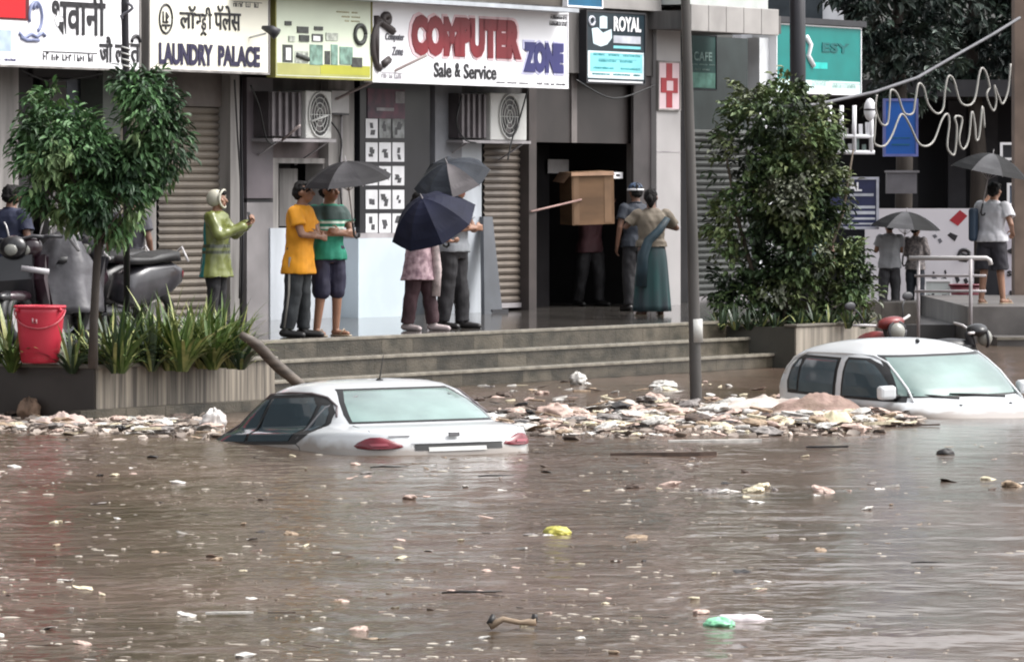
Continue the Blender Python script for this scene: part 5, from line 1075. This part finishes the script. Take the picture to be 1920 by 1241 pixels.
# ------------------------------------------------------------------ parked two wheelers and covers behind the left tree
def scooter(label, p, rz, colr, roll=0, grp='two wheelers parked behind the left tree'):
    o = thing('parked_scooter', label, 'scooter', p, (R(roll),0,rz), grp)
    for x in (-.62,.62):
        wv = MB('L').tube([Vector((x+.21*math.cos(t),0,.24+.21*math.sin(t))) for t in [k*math.pi/12 for k in range(25)]], .05, 8).build('wheel', rubber, o)
        MB('L').disc((x,-.02,.24), (0,-1,0), .13).build('rim', steel, wv)
    MB('L').rings([[Vector((x,y*wq,z+y*y*.0)) for x,y,z in ((.34,-1,.30),(.42,-1,.62),(.36,-1,.86),(.30,1,.86),(.36,1,.62),(.28,1,.30))] for wq in (-.19,.19)], True, False).build('front_shield', colr, o)
    for nm, pr, w_, mm_ in (('rear_body', ((-.86,.60),(-.84,.74),(-.72,.79),(-.3,.76),(-.06,.66),(.0,.40),(-.2,.33),(-.45,.40),(-.7,.48)), .17, colr), ('seat', ((-.84,.80),(-.80,.90),(-.5,.88),(-.34,.84),(-.06,.84),(-.03,.77),(-.35,.765),(-.6,.795)), .15, rubber)):
        cx_ = sum(p[0] for p in pr)/len(pr); cz_ = sum(p[1] for p in pr)/len(pr)
        MB('L').rings([[Vector((cx_+(x-cx_)*k_, y_*w_, cz_+(z-cz_)*k_)) for x,z in pr] for y_, k_ in ((-1,.72),(-.82,.92),(-.4,1),(.4,1),(.82,.92),(1,.72))]).build(nm, mm_, o)
    MB('L').box((-.93,-.06,.62),(-.85,.06,.70), .015).build('tail_light', mat('tail_red', (0,0,0)), o); MB('L').tube([(-.9,.13,.80),(-.93,0,.93),(-.9,-.13,.80)], .013).build('grab_rail', met, o); MB('L').box((-.15,-.15,.26),(.32,.15,.33), .03).build('footboard', dsteel, o)
    MB('L').tube([(.26,.34,1.02),(.34,.2,1.04),(.36,0,1.0),(.34,-.2,1.04),(.26,-.34,1.02)], .018).build('handlebar', dsteel, o); MB('L').ell((.36,0,.94), (.10,.15,.12)).build('cowl', colr, o); MB('L').ell((.44,0,.92), (.035,.07,.06)).build('headlight', mat('lamp_clear', (0,0,0)), o)
    MB('L').ell((.62,0,.46), (.24,.075,.06)).build('mudguard', colr, o)
    for sg in (1,-1): MB('L').tube([(.30,sg*.26,1.04),(.28,sg*.30,1.18),(.27,sg*.33,1.22)], .008).build('mirror_stalk', met, o)
    return o
bm1 = mat('bike_plum', (.035,.015,.023), .3, .5, 4, coat=.5); bm2 = mat('bike_silver', (.045,.043,.05), .3, .4, 4, coat=.4); bm3 = mat('bike_charcoal', (.018,.017,.02), .3, .4, 4, coat=.4)
def platat(px, d): q = fw(S(px,d),d,ZP); return q
scooter('plum coloured scooter parked nearest the red bucket behind the planter', platat(105,-3.2), FROT+R(182), bm1, 5)
scooter('silver grey scooter parked just right of the left tree trunk', platat(208,-3.2), FROT+R(170), bm2, -6)
scooter('charcoal scooter parked behind the plum one near the left edge', platat(60,-3.0), FROT+R(196), bm3, 4)
scooter('black scooter parked between the plum and silver grey scooters', platat(160,-2.6), FROT+R(176), mat('bike_black2', (.012,.012,.013), .35, .3, 4), -3)
cv = MB(); rnd = random.Random(9); n = 26; c0 = at(112,470,53.2); c0.z = ZP
rs = []
for j in range(12):
    t = j/11; row = []
    for k in range(n):
        a_ = k*2*math.pi/n; rr = (1-t)**.55*(.50+.10*noise.noise(Vector((math.cos(a_)*1.6,math.sin(a_)*1.6,t*2)))+.07*noise.noise(Vector((math.cos(a_)*5,math.sin(a_)*5,t*4))))
        row.append(c0+Vector((math.cos(a_)*rr*1.0+.05*t, math.sin(a_)*rr*.7, .30+t*.82+.06*noise.noise(Vector((a_*2,t*5,1))))))
    rs.append(row)
cvo = cv.rings(rs, True, True).build('bike_cover', mat('tarp_grey', (.075,.072,.08), .35, .5, 3, bump=.5, bscale=7)); tag(cvo, 'crumpled grey plastic cover heaped over the parked two wheelers', 'cover')
rod('pipe', 'pale pipe lying across the covered two wheelers near the red bucket', 'pipe', at(40,503,52.4), at(92,510,52.4), .03, mat('pipe_pale', (.42,.40,.42), .4, .2))
for (a_,b_), lb in (((at(100,402,52.8),at(148,470,52.5)),'long silvery strip leaning over the grey cover'), ((at(128,416,52.8),at(150,450,52.5)),'short silvery strip beside the longer one on the grey cover')):
    tag(MB().tube([a_, a_.lerp(b_,.5)+Vector((0,-.03,.02)), b_], [.025,.035,.02], 6).build('metal_strip', bm2 if 'short' in lb else mat('strip_silver', (.30,.29,.30), .3, .3)), lb, 'strip')

# ------------------------------------------------------------------ litter on the flood
LM = [mat('litter_white', (.52,.50,.47), .55, .35, 9), mat('litter_pink', (.46,.34,.29), .6, .4, 7), mat('litter_tan', (.30,.22,.15), .7, .4, 7), mat('litter_grey', (.20,.18,.17), .6, .4, 7), mat('litter_brown', (.075,.05,.038), .7, .5, 8), mat('litter_black', (.014,.012,.012), .5, .4, 8), mat('litter_cream', (.52,.46,.33), .55, .35, 7)]
rl_ = random.Random(21)
def scrap_mesh(kind, seed):
    rnd = random.Random(seed); mb = MB('L')
    if kind == 'bag':          # crumpled plastic bag: noisy flattened lump
        n, m = 14, 7; rs = []
        for i in range(m+1):
            th = math.pi*(.03+.94*i/m); row = []
            for k in range(n):
                a = k*2*math.pi/n; q = 1+.45*noise.noise(Vector((math.cos(a)*1.7+seed,math.sin(a)*1.7,th*1.3)))+.25*noise.noise(Vector((math.cos(a)*4,math.sin(a)*4+seed,th*3)))
                row.append(Vector((.5*q*math.sin(th)*math.cos(a), .5*q*math.sin(th)*math.sin(a), .16*q*-math.cos(th)+.05)))
            rs.append(row)
        mb.rings(rs, True, False)
    elif kind == 'sheet':      # bent paper or plastic sheet
        nx, ny = 6, 5; vs = []
        for sgn in (0,1):
            for j in range(ny+1):
                for i in range(nx+1):
                    x = i/nx-.5+.06*rnd.uniform(-1,1); y = (j/ny-.5)*.7+.05*rnd.uniform(-1,1); z = .03+.11*noise.noise(Vector((x*2.4+seed,y*2.4,0)))
                    vs.append(Vector((x,y,z-.012*sgn)))
            if not sgn: base = list(vs)
        vs = base+[v-Vector((0,0,.012)) for v in base]; N = nx+1; T = N*(ny+1); fs = []
        for j in range(ny):
            for i in range(nx): a = j*N+i; fs += [(a,a+1,a+N+1,a+N), (T+a,T+a+N,T+a+N+1,T+a+1)]
        ed = [i for i in range(N)]+[j*N+nx for j in range(1,ny+1)]+[ny*N+i for i in range(nx-1,-1,-1)]+[j*N for j in range(ny-1,0,-1)]
        fs += [(ed[k],ed[(k+1)%len(ed)],T+ed[(k+1)%len(ed)],T+ed[k]) for k in range(len(ed))]; mb.add(vs, fs)
    elif kind == 'slab':       # broken board or foam
        pts = [(-.5,-.12),(-.2,-.16),(.3,-.11),(.5,-.05),(.48,.10),(.1,.15),(-.3,.12),(-.5,.06)]; pts = [(x+rnd.uniform(-.04,.04),y+rnd.uniform(-.03,.03)) for x,y in pts]
        mb.rings([[Vector((x,y,z+.03*x)) for x,y in pts] for z in (-.05,.055)], True, False)
    elif kind == 'stick':
        mb.tube([(-.5,.02*rnd.uniform(-1,1),.0),(-.2,rnd.uniform(-.04,.04),.02),(.15,rnd.uniform(-.05,.05),.015),(.5,.04*rnd.uniform(-1,1),.03)], [.016,.026,.022,.012], 6)
    elif kind == 'bottle':
        mb.rings([[Vector((x,r*math.cos(t),r*math.sin(t)+.05)) for t in [k*.6283 for k in range(10)]] for x,r in ((-.5,.10),(-.47,.125),(-.1,.125),(-.05,.11),(.0,.125),(.2,.12),(.33,.05),(.36,.045),(.46,.045))])
    return mb
PROT = {}
def scrap(kind, nm, p, size, rz, m, label, cat, group, sq=1, seed=0, tilt=0, zs=1):
    k = (kind, seed % 5)
    if k not in PROT: PROT[k] = scrap_mesh(kind, seed % 5+1); 
    key = (k, m.name)
    if key not in PROT:
        o = PROT[k].build(nm, m); PROT[key] = o.data
    else:
        o = bpy.data.objects.new(nm, PROT[key]); COL.objects.link(o)
    o.location = p; o.rotation_euler = (tilt*.6, tilt, rz); o.scale = (size, size*sq, size*zs)
    return tag(o, label, cat, group)
KN = {'bag':('plastic_bag','crumpled plastic bag'), 'sheet':('litter_sheet','bent sheet of litter'), 'slab':('broken_board','broken flat board'), 'stick':('stick','wet stick'), 'bottle':('plastic_bottle','empty plastic bottle')}
LN = {0:'white',1:'pinkish',2:'tan',3:'grey',4:'brown',5:'black',6:'cream'}
def field(region, where, N, smin, smax, wk, wm, seed, lift=0):
    rnd = random.Random(seed)
    for i in range(N):
        px, py = region(rnd); k = rnd.choices(('bag','sheet','slab','stick','bottle'), wk)[0]; mi = rnd.choices(range(7), wm)[0]
        if k == 'stick' and mi in (0,1,6): mi = rnd.choice((2,4,5))
        nm, lb = KN[k]; size = rnd.uniform(smin, smax)*(1.5 if k == 'stick' else .8 if k == 'bottle' else 1)
        p = onwater(px, py); p.z = wz(p.x,p.y)+rnd.uniform(-.012,.006)+lift*rnd.random()
        scrap(k, nm, p, size, rnd.uniform(-.5,.5)+(math.pi if rnd.random()<.5 else 0)+(rnd.uniform(-1,1) if k != 'stick' else rnd.uniform(-.2,.2)), LM[mi], f'{LN[mi]} {lb} {where}', KN[k][1].split()[-1] if k != 'sheet' else 'litter', f'{LN[mi]} {nm.replace("_"," ")}s {where}', rnd.uniform(.7,1.3), rnd.randrange(5), rnd.uniform(-.25,.25))
def band_c(rnd):
    while True:
        x = rnd.uniform(925,1720); c = 792-6*math.sin((x-930)/250)-(x-1300)*.012; y = rnd.gauss(c, 15)
        hw = 34 if x < 1650 else 14
        if abs(y-c) < hw and not (x < 1000 and y > 806): return x, y
def band_l(rnd):
    x = rnd.uniform(-30,415); c = 798+.018*(x-200); y = rnd.gauss(c, 9); return x, max(776, min(824, y))
def far(rnd): return rnd.uniform(880,1450), rnd.uniform(714,758)
def mid(rnd): return rnd.uniform(1180,1930), rnd.gauss(915, 12)
def wide(rnd):
    y = 855+385*rnd.random()**1.25; x = rnd.uniform(-40,1960)
    if x > 1450 and rnd.random() < .75: x = rnd.uniform(-40,1100)
    return x, y
field(band_c, 'packed in the litter drift between the two cars', 430, .06, .27, (5,6,4,2,1), (9,9,3,3,2,2,5), 1, .05)
field(band_l, 'in the litter strip along the foot of the long planter', 150, .06, .22, (5,6,3,2,1), (8,6,3,3,2,1,4), 2, .04)
field(far, 'drifting near the foot of the steps', 80, .06, .2, (3,4,2,2,1), (8,3,2,2,1,0,2), 3)
field(mid, 'in the thin line of litter beyond the yellow bag', 30, .05, .17, (3,3,2,2,1), (3,2,2,2,3,3,3), 4)
field(wide, 'scattered over the open foreground water', 285, .025, .10, (3,4,4,2,1), (8,4,3,2,2,2,5), 5)
# fine flecks nobody could count
rnd = random.Random(77); fl = MB(); 
for i in range(2300):
    y = 822+430*rnd.random()**1.1; x = rnd.uniform(-60,1980)
    if noise.noise(Vector((x/170,y/60,2))) < rnd.uniform(-.35,.25): continue
    if x > 1400 and rnd.random() < .7: continue
    p = onwater(x, y); p.z = wz(p.x,p.y); r = rnd.uniform(.003,.011)*rnd.choice((1,1,1,1.8)); el = rnd.uniform(1,3.2); hh = rnd.uniform(.0015,.004)+r*.05
    pts = [p+Vector((r*el*math.cos(t)*rnd.uniform(.7,1.2), r*1.6*math.sin(t)*rnd.uniform(.7,1.2), 0)) for t in (0,1.3,2.5,3.7,5)]
    fl.rings([[p+(q-p)*k_+Vector((0,0,z)) for q in pts] for z, k_ in ((-.02,1),(hh*.4,.95),(hh,.55))], True, False)
tag(fl.build('litter_flecks', mat('fleck', (.46,.42,.36), .6, .75, .9, col2=(.13,.10,.075), lo=.45, hi=.6)), kind='stuff')
mash = MB(); rnd = random.Random(5)
for i in range(2600):
    x, y = band_c(rnd) if i % 3 else band_l(rnd); p = onwater(x, y); p.z = wz(p.x,p.y)+rnd.uniform(-.01,.025); r = rnd.uniform(.012,.05)
    nrm_ = Vector((rnd.gauss(0,.5), rnd.gauss(0,.5), 1)).normalized(); q = nrm_.to_track_quat('Z','Y')
    pts = [p+q@Vector((r*1.6*math.cos(t)*rnd.uniform(.6,1.2), r*math.sin(t)*rnd.uniform(.6,1.2), 0)) for t in (0,1.1,2.4,3.6,4.9)]
    mash.rings([[a+Vector((0,0,z)) for a in pts] for z in (-.012,.004)], True, False)
tag(mash.build('litter_mash', mat('mash', (.50,.42,.36), .65, .7, 1.6, col2=(.05,.038,.03), lo=.38, hi=.62)), kind='stuff')
# single pieces one can point at
def lump_(nm, label, cat, c, r, m, seed, flat=1, n=40, mm=22, amp=.35):
    rs = []
    for i in range(mm+1):
        th = math.pi*(.02+.96*i/mm)
        rs.append([c+Vector((r[0]*q*math.sin(th)*math.cos(a), r[1]*q*math.sin(th)*math.sin(a), -r[2]*q*math.cos(th))) for a in [k*2*math.pi/n for k in range(n)] for q in [1+amp*noise.noise(Vector((math.cos(a)*1.5+seed,math.sin(a)*1.5,th*1.2)))+amp*.6*noise.noise(Vector((math.cos(a)*4,math.sin(a)*4+seed,th*3)))+amp*.35*abs(noise.noise(Vector((math.cos(a)*9,math.sin(a)*9+seed,th*6))))]])
    return tag(MB().rings(rs, True, True).build(nm, m), label, cat)
def wat(px, py, z=0): p = onwater(px, py); p.z = z+wz(p.x,p.y)-.004; return p
lump_('plastic_bag', 'bright yellow plastic bag floating in the middle of the foreground water', 'bag', wat(1045,1003,.012), (.072,.08,.038), mat('bag_yellow', (.50,.46,.09), .4, .3, 6), 3)
lump_('plastic_bag', 'pale green plastic bag beside a white bottle at the lower right', 'bag', wat(1350,1174,.01), (.065,.08,.03), mat('bag_green', (.22,.55,.33), .35, .3, 9), 5)
scrap('bottle', 'plastic_bottle', wat(1400,1164,-.01), .26, .1, mat('bottle_white', (.62,.56,.58), .35, .2, 6), 'pinkish white plastic bottle floating against the pale green bag', 'bottle', None)
def drape(nm, label, cat, c, w_, d_, h_, rz, m, seed, peaks):
    nx, ny = 44, 26; vs = []; ca, sa = math.cos(rz), math.sin(rz)
    for j in range(ny+1):
        for i in range(nx+1):
            u, v = i/nx*2-1, j/ny*2-1; e = max(0, 1-abs(u)**2.4)*max(0, 1-abs(v)**2.2)
            z = sum(k*math.exp(-((u-a)/sx_)**2-((v-b)/.55)**2) for a, b, sx_, k in peaks)
            q = Vector((u*1.5+v*.8+seed, v*1.1-u*.5, seed)); fold = abs(noise.noise(q))*.8+abs(noise.noise(q*2.1))*.4+abs(noise.noise(q*4.7))*.12
            x = u*w_*(1+.10*noise.noise(Vector((v*2,seed,0)))); y = v*d_*(1+.15*noise.noise(Vector((u*2,seed,5))))
            vs.append(c+Vector((x*ca-y*sa, x*sa+y*ca, e**.5*(h_*z*(1.05-.75*fold)+.05*(1-fold))-.03)))
    N = nx+1; return tag(MB().add(vs, [(j*N+i, j*N+i+1, (j+1)*N+i+1, (j+1)*N+i) for j in range(ny) for i in range(nx)], True).build(nm, m), label, cat)
drape('cloth_sheet', 'big pale cloth sheet heaped in the litter beside the white hatchback', 'cloth', wat(1432,770,.02), .52, .75, .135, .15, mat('sack_pale', (.56,.49,.44), .75, .3, 4, bump=.5), 8, ((-.25,.1,.55,.9),(.5,-.1,.4,.8)))
drape('cloth_sheet', 'dull pink and brown sheet draped up against the door of the white hatchback', 'cloth', wat(1528,776,.02), .50, .6, .165, -.1, mat('sack_pink', (.48,.33,.29), .7, .5, 2.5, col2=(.13,.085,.06), bump=.5), 11, ((.1,.1,.55,.95),(.65,-.1,.4,.5),(-.6,0,.4,.45)))
drape('plastic_bag', 'large cream plastic bag low in front of the pink and brown sheet', 'bag', wat(1560,798,.02), .27, .4, .10, .1, mat('bag_cream', (.56,.49,.33), .5, .3, 5, bump=.4), 14, ((0,0,.5,1),(.5,0,.2,.7)))
drape('cloth_sheet', 'pinkish cloth lying in the litter strip under the red bucket', 'cloth', wat(118,797,.02), .30, .45, .085, .05, mat('sack_rose', (.48,.37,.33), .7, .3, 5, bump=.4), 17, ((-.35,.0,.55,.8),(.4,0,.55,.9)))
lump_('cloth_bundle', 'small brown cloth bundle at the left end of the litter strip', 'cloth', wat(52,786,.08), (.10,.10,.10), mat('cloth_brown', (.20,.13,.09), .8, .5, 8), 19)
lump_('plastic_bag', 'white plastic bag caught at the front of the white sedan', 'bag', wat(400,806,.06), (.11,.12,.11), mat('bag_white', (.55,.52,.50), .4, .25, 7), 23)
lump_('plastic_bag', 'knotted white plastic bag near the right light of the sedan', 'bag', wat(1040,785,.05), (.16,.16,.08), LM[1], 27)
lump_('plastic_bag', 'clear white plastic bag floating alone near the street pole', 'bag', wat(1245,727,.03), (.13,.16,.05), LM[0], 31)
lump_('plastic_bag', 'torn white plastic bag standing up at the foot of the steps', 'bag', wat(1083,722,.06), (.09,.12,.07), LM[0], 37)
for nm, kind, px, py, L_, rz, m, lb, sq in (
    ('plank','slab',1340,829,.62,.02,LM[0],'long pale plank at the front edge of the litter drift',.5), ('plank','slab',1250,853,.72,-.02,LM[4],'long dark waterlogged plank right in front of the litter drift',.35),
    ('rubber_mat','slab',1550,841,.29,0,LM[5],'thin black flat strip floating in front of the hatchback',.5), ('plank','slab',433,1152,.20,.03,LM[0],'white foam strip at the lower left of the water',.5),
    ('plank','slab',527,1152,.115,-.02,LM[4],'dark brown block just right of the white foam strip',.6), ('branch','stick',885,1116,.26,.02,LM[5],'black stick with a white tip lying left of centre in the foreground',1),
    ('branch','stick',730,877,.24,0,LM[5],'black twig floating just behind the sedan',1), ('branch','stick',930,896,.22,0,LM[5],'thin dark stick floating right of the twig behind the sedan',1),
    ('branch','stick',1740,1058,.16,.05,LM[5],'dark stick on the pale water at the right',1), ('plank','slab',1725,770,.30,0,LM[5],'black strip lying on the bonnet edge of the hatchback',.45), ('plank','slab',1725,800,.29,0,LM[4],'dark strip floating just below the hatchback bonnet',.45)):
    scrap(kind, nm, wat(px,py,.015), L_*1.15, rz, m, lb, nm.replace('_',' '), None, sq, len(lb), 0, .42 if kind == 'slab' else 1)
lump_('rubber_lump', 'small black hump like a shoe on the pale water below the hatchback', 'shoe', wat(1773,852,.0), (.07,.06,.05), LM[5], 41, amp=.15)
br = thing('branch', 'broken pale branch with dark ends near the bottom centre', 'branch', wat(960,1182,0)); c0 = wat(960,1182,.02)
MB().tube([c0+Vector((-.10,0,.0)),c0+Vector((-.04,.02,.03)),c0+Vector((.04,0,.015)),c0+Vector((.11,0,.02))], [.02,.014,.012,.022], 7).build('stem', LM[2], br); MB().tube([c0+Vector((-.10,0,.01)),c0+Vector((-.085,.02,.05))], [.018,.01]).tube([c0+Vector((.10,0,.02)),c0+Vector((.105,0,.055))], [.016,.012]).build('knot', LM[5], br)
# loose service cables on the shopfront
cab = mat('cable_black', (.015,.015,.016), .5, .1)
for pts, lb in ((((440,150),(446,260),(452,380),(449,560)), 'black cable clipped along the pale pillar right of the left shutter'),
                (((470,160),(486,200),(500,262),(515,268)), 'slack cable drooping from the yellow green banner to the left air conditioner'),
                (((622,230),(640,262),(636,330),(645,420)), 'thin dark cable under the fuse box'),
                (((866,180),(856,230),(872,262),(892,268)), 'looped cable feeding the right air conditioner'),
                (((990,166),(975,220),(960,262),(952,300)), 'slanting cable from the COMPUTER board past the right air conditioner'),
                (((1080,150),(1150,185),(1228,160)), 'sagging cable across the brown panel under the ROYAL board'),
                (((36,130),(90,152),(150,146),(192,138)), 'sagging cable under the Devanagari board')):
    pp_ = smoothpts(list(pts), 5); tag(MB('F').tube([(S(x,-.3),-.3,Zf(y,S(x,-.3),-.3)) for x,y in pp_], .011, 5).build('cable', cab), lb, 'cable', None)
